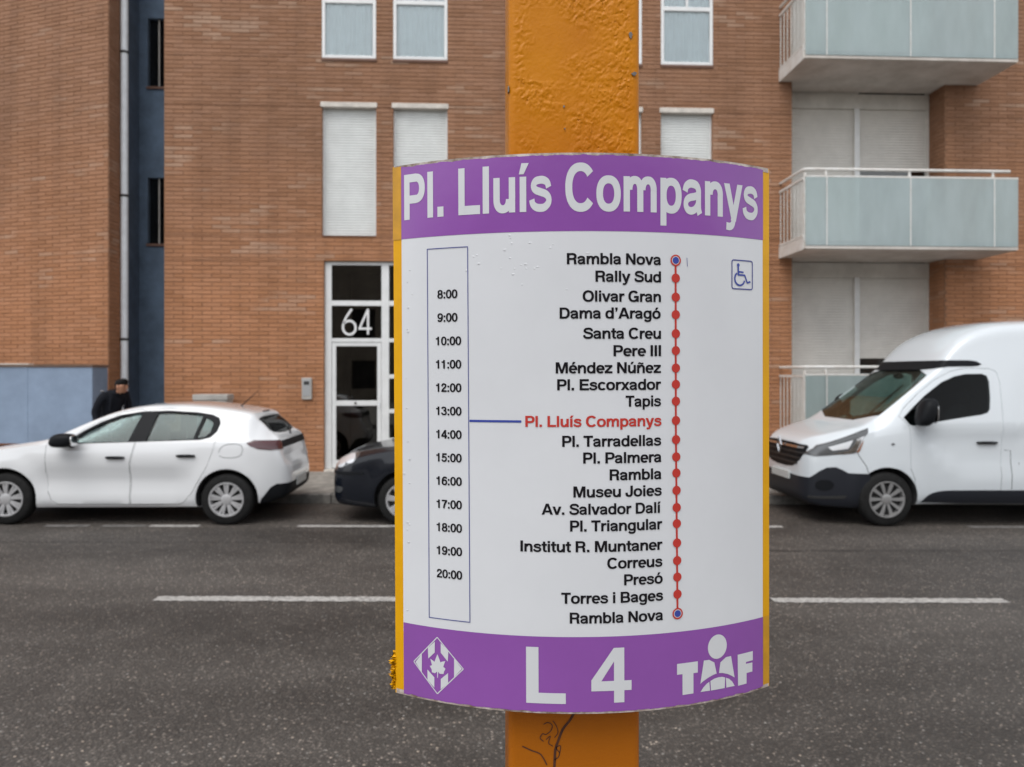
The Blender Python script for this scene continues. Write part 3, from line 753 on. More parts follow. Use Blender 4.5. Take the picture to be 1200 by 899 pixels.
LOW = [(0, 0), (.45, 0), (.74, 0), (.86, .008), (.93, .035), (.962, .09), (.975, .16), (.986, .26), (.994, .38), (1, .5), (1.0, .62), (.998, .74), (.992, .84), (.982, .92), (.968, 1.0)]
class Loft:
    def __init__(s, L, top, bot, belt, plan, roof, bulge=None, low=LOW):
        s.L = L; s.top, s.bot, s.belt, s.plan, s.roof = (mono(q) for q in (top, bot, belt, plan, roof)); s.bulge = bulge; s.low = low
    def half(s, x, i):
        zt, zb = s.top(x) - i, s.bot(x) + i
        if zt - zb < 0.06: zm = (zt + zb) / 2; zt, zb = zm + .03, zm - .03
        zl = min(s.belt(x) - i * 0.3, zt - 0.25 * min(0.12, zt - zb)); zl = max(zl, zb + 0.02)
        W = max(s.plan(x) - i, 0.05); Wr = max(min(s.roof(x), s.plan(x) * 0.96) - i, 0.03); Wb = W * s.low[-1][0]
        pts = [(W * a, zb + (zl - zb) * b) for a, b in s.low]
        h = zt - zl
        for u in (.15, .3, .45, .6, .72, .82): pts.append((Wb + (Wr - Wb) * (u / .82) ** 1.12, zl + h * u))
        for a, u in ((.985, .87), (.955, .91), (.90, .942), (.80, .966), (.64, .984), (.42, .995), (.2, .999), (0, 1)): pts.append((Wr * a, zl + h * u))
        if s.bulge: pts = [(y + (s.bulge(x, z) * min(1, y / (W * .8)) ** 4 if y > 0 else 0), z) for y, z in pts]
        return pts
    def hw(s, x, z):
        p = s.half(x, 0); p = p[2:]
        for a, b in zip(p[:-1], p[1:]):
            if a[1] <= z <= b[1] and b[1] > a[1]: return a[0] + (b[0] - a[0]) * (z - a[1]) / (b[1] - a[1])
        return p[-1][0]
    def mesh(s, i=0.0, n=110):
        ts = []
        for k in range(n + 1):
            t = k / n
            ts.append(0.5 - 0.5 * math.cos(math.pi * t) if False else t)
        ex = [0.002, 0.005, 0.012, 0.02]
        ts = sorted(set(ts + [e for e in ex] + [1 - e for e in ex]))
        vs, fs = [], []; m = None
        for t in ts:
            hp = s.half(s.L * t, i); x = i + (s.L - 2 * i) * t
            ring = [(x, -y, z) for y, z in hp] + [(x, y, z) for y, z in hp[-2:0:-1]]
            m = len(ring); vs += ring
        N = len(ts)
        for a in range(N - 1):
            for b in range(m):
                c = (b + 1) % m; fs.append((a * m + b, a * m + c, a * m + m + c, a * m + m + b))
        for a, rev in ((0, False), (N - 1, True)):
            q = Vector((0, 0, 0))
            for b in range(m): q += Vector(vs[a * m + b]) / m
            vs.append(tuple(q)); k = len(vs) - 1
            for b in range(m):
                c = (b + 1) % m; fs.append((a * m + c, a * m + b, k) if not rev else (a * m + b, a * m + c, k))
        return MB().add(vs, fs).mesh('loft')

def boolean(a, b, op):
    oa = bpy.data.objects.new('tmp_a', a); ob = bpy.data.objects.new('tmp_b', b)
    col.objects.link(oa); col.objects.link(ob)
    md = oa.modifiers.new('b', 'BOOLEAN'); md.operation = op; md.object = ob; md.solver = SOLVER
    try: md.material_mode = 'TRANSFER'
    except Exception: pass
    dg = bpy.context.evaluated_depsgraph_get()
    me = bpy.data.meshes.new_from_object(oa.evaluated_get(dg))
    bpy.data.objects.remove(oa); bpy.data.objects.remove(ob)
    return me
SOLVER = 'MANIFOLD'
def union(*ms):
    out = MB()
    for m in ms: out.v += []; out.add([tuple(v.co) for v in m.vertices], [tuple(p.vertices) for p in m.polygons])
    return out.mesh('u', fix=False)
def chaikin(poly, n=2):
    for _ in range(n):
        q = []
        for i in range(len(poly)):
            a, b = poly[i], poly[(i + 1) % len(poly)]
            q += [(a[0] * .75 + b[0] * .25, a[1] * .75 + b[1] * .25), (a[0] * .25 + b[0] * .75, a[1] * .25 + b[1] * .75)]
        poly = q
    return poly
def grow(poly, d):
    """offset a simple polygon outward by d"""
    A = sum(a[0] * b[1] - b[0] * a[1] for a, b in zip(poly, poly[1:] + poly[:1]))
    sgn = 1 if A > 0 else -1; out = []
    n = len(poly)
    for i in range(n):
        p, a, b = Vector(poly[i]), Vector(poly[i - 1]), Vector(poly[(i + 1) % n])
        e1 = (p - a); e2 = (b - p)
        n1 = Vector((e1.y, -e1.x)).normalized() if e1.length > 1e-9 else Vector((0, 0)); n2 = Vector((e2.y, -e2.x)).normalized() if e2.length > 1e-9 else Vector((0, 0))
        nn = (n1 + n2); nn = nn.normalized() if nn.length > 1e-6 else n1
        k = 1 / max(0.5, nn.dot(n1))
        out.append(tuple(p + nn * d * sgn * k))
    return out
def setmat(me, *ms):
    me.materials.clear()
    for m in ms: me.materials.append(m)

class Vehicle:
    """body shell lofted from side, plan and section curves; openings, doors and trim are cut from the same shell"""
    def __init__(s, root, loft, paint, cabin, wheels, wr, track_in=0.02):
        s.root, s.lf, s.paint = root, loft, paint
        s.wheels, s.wr = wheels, wr
        outer = loft.mesh(0); setmat(outer, paint)
        cav = boolean(loft.mesh(0.045), MB().box(cabin[0], cabin[1], -2, 2, cabin[2], cabin[3]).mesh(), 'INTERSECT'); setmat(cav, M['cabin'])
        for wx in wheels:
            ring = [(wx + (wr + 0.10) * math.cos(2 * math.pi * k / 30), wr + (wr + 0.10) * math.sin(2 * math.pi * k / 30)) for k in range(30)]
            cw = MB().prism(ring, -2, 2, 'y').mesh(); setmat(cw, M['cabin']); cav = boolean(cav, cw, 'DIFFERENCE')
        s.body = boolean(outer, cav, 'DIFFERENCE')
        for wx in wheels:
            for sd in (-1, 1):
                W = loft.plan(wx)
                # a cylinder from inside the arch outwards
                c = MB(); y0 = sd * (W - 0.27); y1 = sd * (W + 0.3)
                ring = [(wx + (wr + 0.052) * math.cos(2 * math.pi * k / 44), wr + 0.008 + (wr + 0.052) * math.sin(2 * math.pi * k / 44)) for k in range(44)]
                c.prism(ring, min(y0, y1), max(y0, y1), 'y'); me = c.mesh(); setmat(me, M['cabin'])
                s.body = boolean(s.body, me, 'DIFFERENCE')
        s.shell = boolean(loft.mesh(-0.004), loft.mesh(0.02), 'DIFFERENCE')
        s.gshell = boolean(loft.mesh(0.007), loft.mesh(0.012), 'DIFFERENCE')
    def side_prism(s, poly, sd):
        return MB().prism(poly, min(sd * 0.25, sd * 2), max(sd * 0.25, sd * 2), 'y').mesh()
    def cut(s, me, m=None):
        setmat(me, m or M['plastic']); s.body = boolean(s.body, me, 'DIFFERENCE')
    def patch(s, name, prism, m, parent=None, shell=None, smooth=35):
        me = boolean(shell or s.shell, prism, 'INTERSECT'); setmat(me, *(m if isinstance(m, (list, tuple)) else [m]))
        return link(name, me, None, parent or s.root, smooth)
    def window(s, poly, sides=(-1, 1), glass=None, parent=None, seal=0.0):
        for sd in sides:
            s.cut(s.side_prism(poly, sd))
    def seam(s, pts, sides=(-1, 1), w=.008):
        L = ribbon([Vector(p) for p in pts], w); poly = [tuple(a) for a, b in L] + [tuple(b) for a, b in reversed(L)]
        for sd in sides:
            me = MB().prism(poly, min(sd * .66, sd * 2), max(sd * .66, sd * 2), 'y').mesh(); s.cut(me, M['dark'])
    def pane(s, poly, sd, glass, parent, name='window'):
        return s.patch(name, s.side_prism(grow(poly, 0.012), sd), glass, parent, s.gshell)
    def line(s, me):
        """paint on the outer skin, dark trim on every inner face"""
        setmat(me, s.paint, M['cabin']); cache = {}; L = s.lf
        for p in me.polygons:
            x, y, z = p.center; k = round(x, 2)
            if k not in cache:
                xx = min(max(k, 0), L.L); cache[k] = (L.half(xx, 0)[2:], L.top(xx), L.bot(xx))
            h, zt, zb = cache[k]; w = h[-1][0]
            for a, b in zip(h[:-1], h[1:]):
                if a[1] <= z <= b[1] and b[1] > a[1]: w = a[0] + (b[0] - a[0]) * (z - a[1]) / (b[1] - a[1]); break
            p.material_index = 1 if (abs(y) < w - .030 and zb + .02 < z < zt - .043 and .04 < x < L.L - .04) else 0
    def finish(s, doors, name='body'):
        """doors: list of (poly, side); returns door objects"""
        out = []
        for poly, sd in doors:
            W = 0.5
            mk = lambda p: MB().prism(p, min(sd * W, sd * 2), max(sd * W, sd * 2), 'y').mesh()
            me = boolean(s.body, mk(poly), 'INTERSECT')
            g2 = mk(grow(poly, 0.0045)); setmat(g2, M['dark']); s.body = boolean(s.body, g2, 'DIFFERENCE')
            s.line(me); d = link('door', me, None, s.root, 30); out.append(d)
        s.line(s.body); link(name, s.body, None, s.root, 30)
        return out

def wheel(root, x, y, r, sd, rimr, style, m, width=0.2):
    w = MB()
    yo = width / 2 * -1
    prof = [(-.5, rimr + .004), (-.5, rimr + .02), (-.47, r * .88), (-.42, r * .955), (-.33, r * .99), (-.15, r), (.15, r), (.33, r * .99), (.42, r * .955), (.5, r * .86), (.5, rimr), (0.1, rimr - .01), (-0.1, rimr - 0.01)]
    w.lathe([(a * width, b) for a, b in prof], 56, 'y', closed=True)
    t = w.build('wheel', M['rubber'], root, 50)
    t.location = (x, y, r)
    if sd > 0: t.rotation_euler = (0, 0, math.pi)
    rm = MB(); yo = -width * 0.5
    rm.lathe([(yo + .010, rimr + .004), (yo - .004, rimr - .002), (yo - .004, rimr - .016), (yo + .02, rimr - .026), (yo + .10, rimr - .03), (yo + .10, rimr + .003)], 48, 'y', closed=True)
    def spoke(ang, r0, r1, w0, w1, y0, y1, th=0.014):
        c, s_ = math.cos(ang), math.sin(ang); vs = []
        for rr, ww, yy in ((r0, w0, y0), ((r0 + r1) / 2, (w0 + w1) / 2 * .96, (y0 * .45 + y1 * .55) - .004), (r1, w1, y1)):
            for q, dy in ((-ww / 2, th), (-ww * .38, 0), (ww * .38, 0), (ww / 2, th)):
                vs.append((rr * c - q * s_, yy + dy, rr * s_ + q * c))
        fs = []
        for k in range(2):
            for i in range(3): fs.append((k * 4 + i, k * 4 + i + 1, k * 4 + 5 + i, k * 4 + 4 + i))
        fs += [(3, 2, 1, 0), (8, 9, 10, 11), (0, 4, 7, 3), (4, 8, 11, 7)]
        rm.add(vs, fs)
    ri = rimr - .012
    if style == 'twin':
        for k in range(9):
            a = 2 * math.pi * k / 9 + .2
            spoke(a - .10, .05, ri, .030, .042, yo + .012, yo + .004); spoke(a + .12, .05, ri, .024, .030, yo + .016, yo + .006)
    elif style == 'ten':
        for k in range(10): spoke(2 * math.pi * k / 10, .05, ri, .034, .056, yo + .014, yo + .004)
    else:
        for k in range(7): spoke(2 * math.pi * k / 7 + .3, .05, ri, .05, .085, yo + .012, yo + .004)
    rm.lathe([(yo + .03, .066), (yo + .008, .062), (yo + .002, .045), (yo + .002, 0.0)], 24, 'y')
    link('rim', rm.mesh('rim'), m, t, 40)
    bd = MB().lathe([(yo + .055, rimr - .032), (yo + .05, 0.0)], 32, 'y')
    link('brake_disc', bd.mesh(), M['darkmetal'], t)
    return t

def rbox(cx, cy, cz, sx, sy, sz, n=2.6, seg=14):
    """rounded block (superellipsoid)"""
    vs, fs = [], []
    f = lambda c: math.copysign(abs(c) ** (2 / n), c)
    for i in range(seg + 1):
        a = -math.pi / 2 + math.pi * i / seg
        for k in range(seg * 2):
            b = 2 * math.pi * k / (seg * 2)
            vs.append((cx + sx * f(math.cos(a)) * f(math.cos(b)), cy + sy * f(math.cos(a)) * f(math.sin(b)), cz + sz * f(math.sin(a))))
    m = seg * 2
    for i in range(seg):
        for k in range(m): fs.append((i * m + k, i * m + (k + 1) % m, (i + 1) * m + (k + 1) % m, (i + 1) * m + k))
    return vs, fs

def seats(root, xs, ys, floor, h=0.62):
    for x in xs:
        for y in ys:
            s = MB(); s.add(*rbox(x - 0.12, y, floor + .30, .27, .24, .11)); st = s.build('seat', M['seat'], root, 60)
            s = MB(); v, f = rbox(0, 0, 0, .075, .23, h / 2); v = [(x + .12 + a + c * .22, y + b, floor + .36 + h / 2 + c) for a, b, c in v]; s.add(v, f); s.build('backrest', M['seat'], st, 60)
            s = MB(); v, f = rbox(x + .26, y, floor + .36 + h + .10, .045, .13, .085); s.add(v, f); s.build('headrest', M['seat'], st, 60)

def mirror(root, x, y, z, sx, sy, sz, sd, m, strip=None):
    s = MB(); v, f = rbox(0, 0, 0, sx, sy, sz, 2.8); v = [(x + a + c * .25, y + b, z + c) for a, b, c in v]; s.add(v, f)
    o = s.build('wing_mirror', m, root, 60)
    MB().tube([(x + .02, y - sd * sy * .7, z - sz * .6), (x + .05, y - sd * (sy + .14), z - sz * 1.15)], [.03, .038], 10).build('arm', M['plastic'], o, 50)
    MB().add(*rbox(x + sx * .9, y, z, .012, sy * .85, sz * .8, 3)).build('glass', M['chrome'], o, 50)
    return o

def handle(d, x, z, lf, sd, m, L=.20):
    y = sd * lf.hw(x, z)
    h = MB(); v, f = rbox(x, y + sd * .022, z, L / 2, .014, .017, 3.2); h.add(v, f)
    h.add(*rbox(x - L * .4, y + sd * .006, z, .018, .02, .012, 3)); h.add(*rbox(x + L * .4, y + sd * .006, z, .018, .02, .012, 3))
    o = h.build('handle', m, d, 50); return o

def arch_bulge(wheels, wr, amp, extra=None):
    def f(x, z):
        v = 0
        for w in wheels:
            r = math.hypot(x - w, z - wr)
            if z > wr * .5: v += amp * math.exp(-((r - (wr + .085)) / .085) ** 2)
        return v + (extra(x, z) if extra else 0)
    return f

def place(root, x, y):
    root.location = (x, y, road_z(x)); root.rotation_euler = (0, math.atan(SL), 0)

# ---- white hatchback ------------------------------------------------------------
hb = empty('hatchback_car')
tag(hb, 'white five-door hatchback parked by the blue terrace, black mirror and silver wheel covers', 'car')
WH = (0.83, 3.37)
def hb_side(x, z):
    # shoulder crease and hollow door skin
    t = min(max((x - 1.05) / .25, 0), 1) * min(max((3.05 - x) / .3, 0), 1)
    return t * (-0.048 * math.exp(-((z - .52) / .12) ** 2) + 0.012 * math.exp(-((z - .79) / .05) ** 2) + .008 * math.exp(-((z - .27) / .05) ** 2))
hl = Loft(4.055,
    top=[(0, .56), (.04, .68), (.12, .745), (.4, .85), (.8, .925), (1.12, .975), (1.25, 1.005), (1.45, 1.105), (1.7, 1.23), (1.95, 1.335), (2.15, 1.388), (2.4, 1.422), (2.7, 1.43), (3.0, 1.415), (3.3, 1.382), (3.56, 1.335), (3.605, 1.318), (3.63, 1.27), (3.72, 1.19), (3.82, 1.09), (3.90, 1.035), (3.935, .995), (3.955, .93), (3.975, .81), (4.01, .745), (4.045, .67), (4.055, .56)],
    bot=[(0, .44), (.03, .31), (.10, .22), (.45, .185), (1.4, .18), (2.9, .19), (3.55, .21), (3.85, .25), (3.98, .30), (4.045, .40), (4.055, .47)],
    belt=[(0, .52), (.1, .66), (.4, .80), (.8, .885), (1.25, .935), (2.0, .955), (2.7, .965), (3.3, .985), (3.7, .97), (3.9, .93), (3.96, .82), (4.055, .52)],
    plan=[(0, .42), (.03, .56), (.1, .67), (.25, .765), (.5, .83), (.83, .865), (1.3, .8725), (2.4, .8725), (3.1, .868), (3.5, .852), (3.75, .80), (3.9, .735), (3.99, .66), (4.04, .56), (4.055, .44)],
    roof=[(0, .40), (.3, .62), (.8, .73), (1.2, .735), (1.6, .68), (2.0, .63), (2.5, .615), (3.1, .605), (3.5, .585), (3.62, .575), (3.8, .575), (3.95, .62), (4.055, .44)],
    bulge=arch_bulge(WH, .305, .018, hb_side))
hv = Vehicle(hb, hl, M['whitepaint'], (1.0, 3.80, .33, 1.5), WH, .305)
DLO = [(1.50, .985), (1.66, 1.105), (1.83, 1.205), (2.03, 1.285), (2.28, 1.330), (2.6, 1.345), (2.95, 1.328), (3.13, 1.300), (3.215, 1.262), (3.245, 1.20), (3.225, 1.105), (3.165, 1.040), (3.05, 1.010), (2.4, .985), (1.8, .962), (1.47, .950)]
wf = [(1.60, .968), (1.62, 1.03), (1.70, 1.10), (1.86, 1.188), (2.06, 1.265), (2.24, 1.302), (2.30, 1.300), (2.215, .985)]
wrr = [(2.425, .992), (2.485, 1.312), (2.62, 1.322), (2.92, 1.305), (3.02, 1.285), (2.965, 1.018)]
wq = [(3.005, 1.028), (3.055, 1.268), (3.12, 1.242), (3.165, 1.195), (3.150, 1.10), (3.10, 1.045)]
for w in (wf, wrr, wq): hv.window(w)
ws = MB()   # windscreen opening: a prism square to the glass
def tilted(poly, org, ex, ey, dep):
    ex, ey = Vector(ex).normalized(), Vector(ey).normalized(); nz = ex.cross(ey); org = Vector(org)
    n = len(poly)
    vs = [org + ex * p[0] + ey * p[1] - nz * dep for p in poly] + [org + ex * p[0] + ey * p[1] + nz * dep for p in poly]
    fs = [tuple(range(n)), tuple(reversed(range(n, 2 * n)))] + [(i, i + n, (i + 1) % n + n, (i + 1) % n) for i in range(n)]
    return MB().add(vs, fs).mesh()
wsp = tilted(chaikin([(-.66, .06), (.66, .06), (.585, .36), (.52, .80), (-.52, .80), (-.585, .36)], 1), (1.22, 0, .99), (0, 1, 0), (.75, 0, .375), .14)
rwp = tilted(chaikin([(-.50, .05), (.50, .05), (.50, .10), (.56, .36), (-.56, .36), (-.50, .10)], 2), (3.60, 0, 1.30), (0, 1, 0), (.30, 0, -.31), .10)
hv.cut(wsp.copy()); hv.cut(rwp.copy())
# black window surround and trim, clipped to the openings' rims
for sd in (-1, 1):
    pr = hv.side_prism(DLO, sd)
    for w in (wf, wrr, wq): pr = boolean(pr, MB().prism(w, -3, 3, 'y').mesh(), 'DIFFERENCE')
    hv.patch('window_surround', pr, M['plastic'])
    hv.pane(wq, sd, M['carglass'], hb, 'quarter_window')
    tl = [(3.585, .972), (3.66, 1.006), (3.85, 1.000), (4.2, .99), (4.2, .895), (3.86, .885), (3.72, .900), (3.63, .935)]
    hv.patch('tail_light', MB().prism(tl, min(sd * .58, sd * 2), max(sd * .58, sd * 2), 'y').mesh(), M['redlamp'])
    hv.patch('headlight', MB().prism([(-.1, .60), (.12, .74), (.55, .83), (.50, .76), (.2, .62)], min(sd * .38, sd * 2), max(sd * .38, sd * 2), 'y').mesh(), M['lampclear'])
hv.patch('tail_band', MB().box(3.85, 4.2, -.578, .578, .90, .985).mesh(), M['plastic'])
lower = [(3.72, .18), (3.76, .30), (3.86, .44), (3.92, .475), (4.2, .475), (4.2, .1), (3.7, .1)]
hv.patch('rear_bumper_skirt', MB().prism(lower, -2, 2, 'y').mesh(), M['plastic'])
MB().box(4.053, 4.066, -.26, .26, .40, .51, bev=.003).build('number_plate', M['plate'], hb)
hv.patch('windscreen', tilted(chaikin([(-.68, .05), (.68, .05), (.60, .36), (.535, .815), (-.535, .815), (-.60, .36)], 1), (1.22, 0, .99), (0, 1, 0), (.75, 0, .375), .14), M['carglass'], hb, hv.gshell)
rwin = hv.patch('rear_window', tilted(chaikin([(-.51, .04), (.51, .04), (.51, .10), (.57, .375), (-.57, .375), (-.51, .10)], 2), (3.60, 0, 1.30), (0, 1, 0), (.30, 0, -.31), .10), M['carglassdark'], hb, hv.gshell)
MB().tube([(3.90, .02, 1.035), (3.87, .16, 1.055), (3.80, .36, 1.11)], [.016, .010, .006], 8).build('wiper', M['plastic'], rwin, 50)
MB().add(*rbox(3.60, 0, 1.322, .012, .16, .012, 4)).build('brake_light', M['redlamp'], hb, 50)
hv.patch('lower_grille', MB().box(-.2, .2, -.5, .5, .25, .45).mesh(), M['plastic'])
MB().box(-.012, .002, -.26, .26, .47, .58, bev=.003).build('number_plate', M['plate'], hb)
fl_ = chaikin([(3.26, .80), (3.30, .955), (3.52, .965), (3.555, .90), (3.52, .80)], 2); hv.seam(fl_, (-1,), .007)
D1 = [(1.285, .96), (1.29, .62), (1.31, .40), (1.36, .285), (1.42, .252), (2.245, .245), (2.24, .70), (2.295, .985), (2.36, 1.33), (2.28, 1.352), (2.05, 1.312), (1.84, 1.228), (1.66, 1.125), (1.50, .99)]
D2 = [(2.262, .245), (2.80, .245), (2.87, .275), (2.96, .38), (3.06, .55), (3.15, .72), (3.20, .88), (3.23, 1.02), (3.27, 1.20), (3.235, 1.285), (3.13, 1.325), (2.95, 1.352), (2.6, 1.368), (2.385, 1.352), (2.315, .985), (2.257, .70)]
ds = hv.finish([(D1, -1), (D1, 1), (D2, -1), (D2, 1)])
for d, (poly, sd, wn_, hx, hz) in zip(ds, ((wf, -1, 0, 2.09, .80), (wf, 1, 0, 2.09, .80), (wrr, -1, 0, 2.90, .825), (wrr, 1, 0, 2.90, .825))):
    hv.pane(poly, sd, M['carglass'], d, 'window'); handle(d, hx, hz, hl, sd, M['plastic'], .22)
for sd in (-1, 1): mirror(hb, 1.545, sd * .985, 1.005, .14, .105, .082, sd, M['plastic'])
for x in WH:
    for sd in (-1, 1): wheel(hb, x, sd * .765, .305, sd, .205, 'twin', M['alloy'], .195)
seats(hb, (1.98, 2.90), (-.36, .36), .26, .50)
MB().box(1.15, 1.5, -.70, .70, .62, .93, bev=.05).build('dashboard', M['cabin'], hb)
MB().box(1.0, 3.8, -.70, .70, .332, .36).build('cabin_floor', M['cabin'], hb)
MB().tube([(3.28, 0, 1.38), (3.30, 0, 1.40), (3.50, 0, 1.585)], [.014, .007, .003], 8).build('aerial', M['plastic'], hb, 50)
MB().tube([(1.52, -.36, .90), (1.70, -.36, .98)], .02).build('steering_column', M['cabin'], hb)
MB().lathe([(math.cos(q) * .014, .18 + math.sin(q) * .014) for q in [2 * math.pi * k / 8 for k in range(8)]], 28, 'x', (1.72, -.36, .98), closed=True).build('steering_wheel', M['plastic'], hb, 50)
place(hb, -2.94 - 3.37, 9.26 + .86)

# ---- black hatchback, mostly behind the bus-stop sign ----------------------------
kb = empty('hatchback_car')
tag(kb, 'small black hatchback parked between the white hatchback and the white van', 'car')
WK = (0.90, 3.42)
kl = Loft(4.05,
    top=[(0, .60), (.03, .68), (.10, .755), (.3, .85), (.6, .915), (.95, .965), (1.15, 1.00), (1.4, 1.13), (1.7, 1.29), (1.95, 1.40), (2.2, 1.46), (2.6, 1.49), (3.0, 1.475), (3.4, 1.42), (3.65, 1.36), (3.70, 1.30), (3.82, 1.14), (3.92, .98), (3.97, .85), (4.02, .74), (4.05, .6)],
    bot=[(0, .42), (.03, .28), (.12, .205), (.5, .19), (1.4, .19), (3.5, .21), (3.9, .27), (4.03, .38), (4.05, .45)],
    belt=[(0, .54), (.1, .68), (.4, .81), (.8, .895), (1.2, .94), (2.4, .97), (3.4, 1.0), (3.8, .94), (4.05, .52)],
    plan=[(0, .40), (.03, .53), (.1, .64), (.25, .735), (.5, .80), (.9, .84), (1.4, .85), (3.0, .85), (3.6, .82), (3.85, .74), (4.0, .62), (4.05, .45)],
    roof=[(0, .38), (.3, .60), (.8, .70), (1.2, .71), (1.7, .62), (2.1, .56), (3.2, .54), (3.7, .53), (4.05, .44)],
    bulge=arch_bulge(WK, .30, .020))
kv = Vehicle(kb, kl, M['blackpaint'], (1.0, 3.8, .33, 1.5), WK, .30)
kwf = [(1.55, .98), (1.74, 1.13), (1.95, 1.27), (2.2, 1.35), (2.3, 1.36), (2.25, .99)]
kwr = [(2.37, .995), (2.42, 1.37), (2.7, 1.39), (3.1, 1.36), (3.3, 1.28), (3.36, 1.10), (3.2, 1.02)]
for w in (kwf, kwr): kv.window(w)
kws = tilted(chaikin([(-.64, .07), (.64, .07), (.57, .36), (.51, .84), (-.51, .84), (-.57, .36)], 1), (1.13, 0, .985), (0, 1, 0), (.80, 0, .40), .14)
krw = tilted(chaikin([(-.50, .05), (.50, .05), (.54, .36), (-.54, .36)], 1), (3.67, 0, 1.34), (0, 1, 0), (.25, 0, -.36), .10)
kv.cut(kws.copy()); kv.cut(krw.copy())
kv.patch('windscreen', kws, M['carglass'], kb, kv.gshell); kv.patch('rear_window', krw, M['carglass'], kb, kv.gshell)
for sd in (-1, 1):
    kp = chaikin([(.03, .70), (.12, .785), (.27, .86), (.36, .87), (.35, .80), (.24, .71), (.10, .665), (.03, .655)], 1)
    pr = MB().prism(kp, min(sd * .35, sd * 2), max(sd * .35, sd * 2), 'y').mesh()
    hlm = kv.patch('headlight', pr, M['lampgrey'])
    for (x, z, r_) in ((.115, .735, .062), (.235, .795, .066)):
        c_ = MB().prism([(x + r_ * 1.15 * math.cos(q), z + r_ * math.sin(q)) for q in [2 * math.pi * k / 20 for k in range(20)]], min(sd * .35, sd * 2), max(sd * .35, sd * 2), 'y').mesh()
        kv.patch('lamp_bowl', c_, M['lampclear'], hlm, boolean(kl.mesh(-.007), kl.mesh(.003), 'DIFFERENCE'))
    kv.patch('tail_light', MB().prism([(3.75, .75), (3.78, 1.0), (4.2, .95), (4.2, .72)], min(sd * .5, sd * 2), max(sd * .5, sd * 2), 'y').mesh(), M['redlamp'])
    kv.patch('fog_light', MB().prism(chaikin([(.03, .36), (.03, .44), (.17, .44), (.13, .36)], 1), min(sd * .45, sd * 2), max(sd * .45, sd * 2), 'y').mesh(), M['lampgrey'])
kv.patch('bumper_strip', MB().prism([(-.1, .585), (-.1, .625), (.42, .625), (.42, .60), (.2, .585)], -2, 2, 'y').mesh(), M['plastic'])
kv.patch('grille', MB().box(-.2, .2, -.34, .34, .47, .57).mesh(), M['plastic'])
MB().box(-.014, .002, -.26, .26, .36, .47, bev=.003).build('number_plate', M['plate'], kb)
MB().box(4.048, 4.062, -.26, .26, .46, .57, bev=.003).build('number_plate', M['plate'], kb)
K1 = [(1.32, .95), (1.33, .45), (1.42, .26), (2.26, .255), (2.27, .98), (2.34, 1.38), (2.2, 1.385), (1.93, 1.30), (1.72, 1.16), (1.5, .99)]
K2 = [(2.28, .255), (2.85, .26), (3.0, .42), (3.2, .72), (3.3, 1.0), (3.40, 1.12), (3.33, 1.31), (3.12, 1.39), (2.7, 1.415), (2.36, 1.39), (2.295, .98)]
ds = kv.finish([(K1, -1), (K1, 1), (K2, -1), (K2, 1)])
for d, (poly, sd, hx, hz) in zip(ds, ((kwf, -1, 2.10, .83), (kwf, 1, 2.10, .83), (kwr, -1, 2.95, .85), (kwr, 1, 2.95, .85))):
    kv.pane(poly, sd, M['carglass'], d, 'window'); handle(d, hx, hz, kl, sd, M['blackpaint'], .2)
for sd in (-1, 1): mirror(kb, 1.48, sd * .95, 1.01, .09, .10, .07, sd, M['blackpaint'])
for x in WK:
    for sd in (-1, 1): wheel(kb, x, sd * .745, .30, sd, .205, 'seven', M['alloy'], .19)
seats(kb, (1.98, 2.90), (-.35, .35), .26, .52)
MB().box(1.15, 1.5, -.70, .70, .62, .93, bev=.05).build('dashboard', M['cabin'], kb)
MB().box(1.0, 3.75, -.70, .70, .332, .36).build('cabin_floor', M['cabin'], kb)
place(kb, -0.86 - .90, 9.28 + .84)

# ---- white panel van with a raised roof -------------------------------------------
vb = empty('panel_van')
tag(vb, 'white high-roof panel van with dark bumper parked in front of the balconies', 'van')
WV = (0.933, 4.031)
def van_side(x, z):
    t = min(max((x - 1.25) / .1, 0), 1) * min(max((4.9 - x) / .3, 0), 1)
    # swept hollow in the door, its lower lip rising towards the front wing
    zl = .74 + .50 * max(0, (1.95 - x) / .65) ** 1.8
    d = 0
    if z < 1.25: d = -.038 / (1 + math.exp(-(z - zl) / .016)) * min(1, max(0, (1.22 - z) / .12))
    pr = 1 / (1 + math.exp(-(x - 2.60) / .02)) / (1 + math.exp((x - 4.75) / .02)) / (1 + math.exp(-(z - 1.08) / .015)) / (1 + math.exp((z - 1.76) / .015))
    return t * d - .014 * pr
vl = Loft(5.0,
    top=[(0, .92), (.03, 1.00), (.10, 1.055), (.3, 1.13), (.55, 1.20), (.68, 1.235), (.78, 1.29), (.92, 1.395), (1.2, 1.62), (1.5, 1.865), (1.66, 2.00), (1.72, 2.06), (1.82, 2.20), (2.0, 2.38), (2.25, 2.51), (2.6, 2.59), (3.2, 2.625), (4.6, 2.61), (4.85, 2.55), (4.96, 2.40), (5.0, 2.2)],
    bot=[(0, .36), (.03, .29), (.15, .22), (.6, .20), (1.4, .245), (4.6, .26), (4.95, .32), (5.0, .40)],
    belt=[(0, .80), (.1, .93), (.4, 1.06), (.8, 1.17), (1.2, 1.24), (1.8, 1.29), (2.4, 1.31), (4.8, 1.31), (5.0, 1.2)],
    plan=[(0, .52), (.03, .66), (.10, .77), (.22, .85), (.4, .905), (.7, .945), (.95, .962), (1.4, .972), (2.2, .978), (4.6, .970), (4.9, .94), (5.0, .88)],
    roof=[(0, .48), (.3, .70), (.7, .80), (1.0, .81), (1.4, .79), (1.7, .775), (2.0, .755), (2.4, .745), (4.7, .74), (5.0, .70)],
    bulge=arch_bulge(WV, .337, .014, van_side))
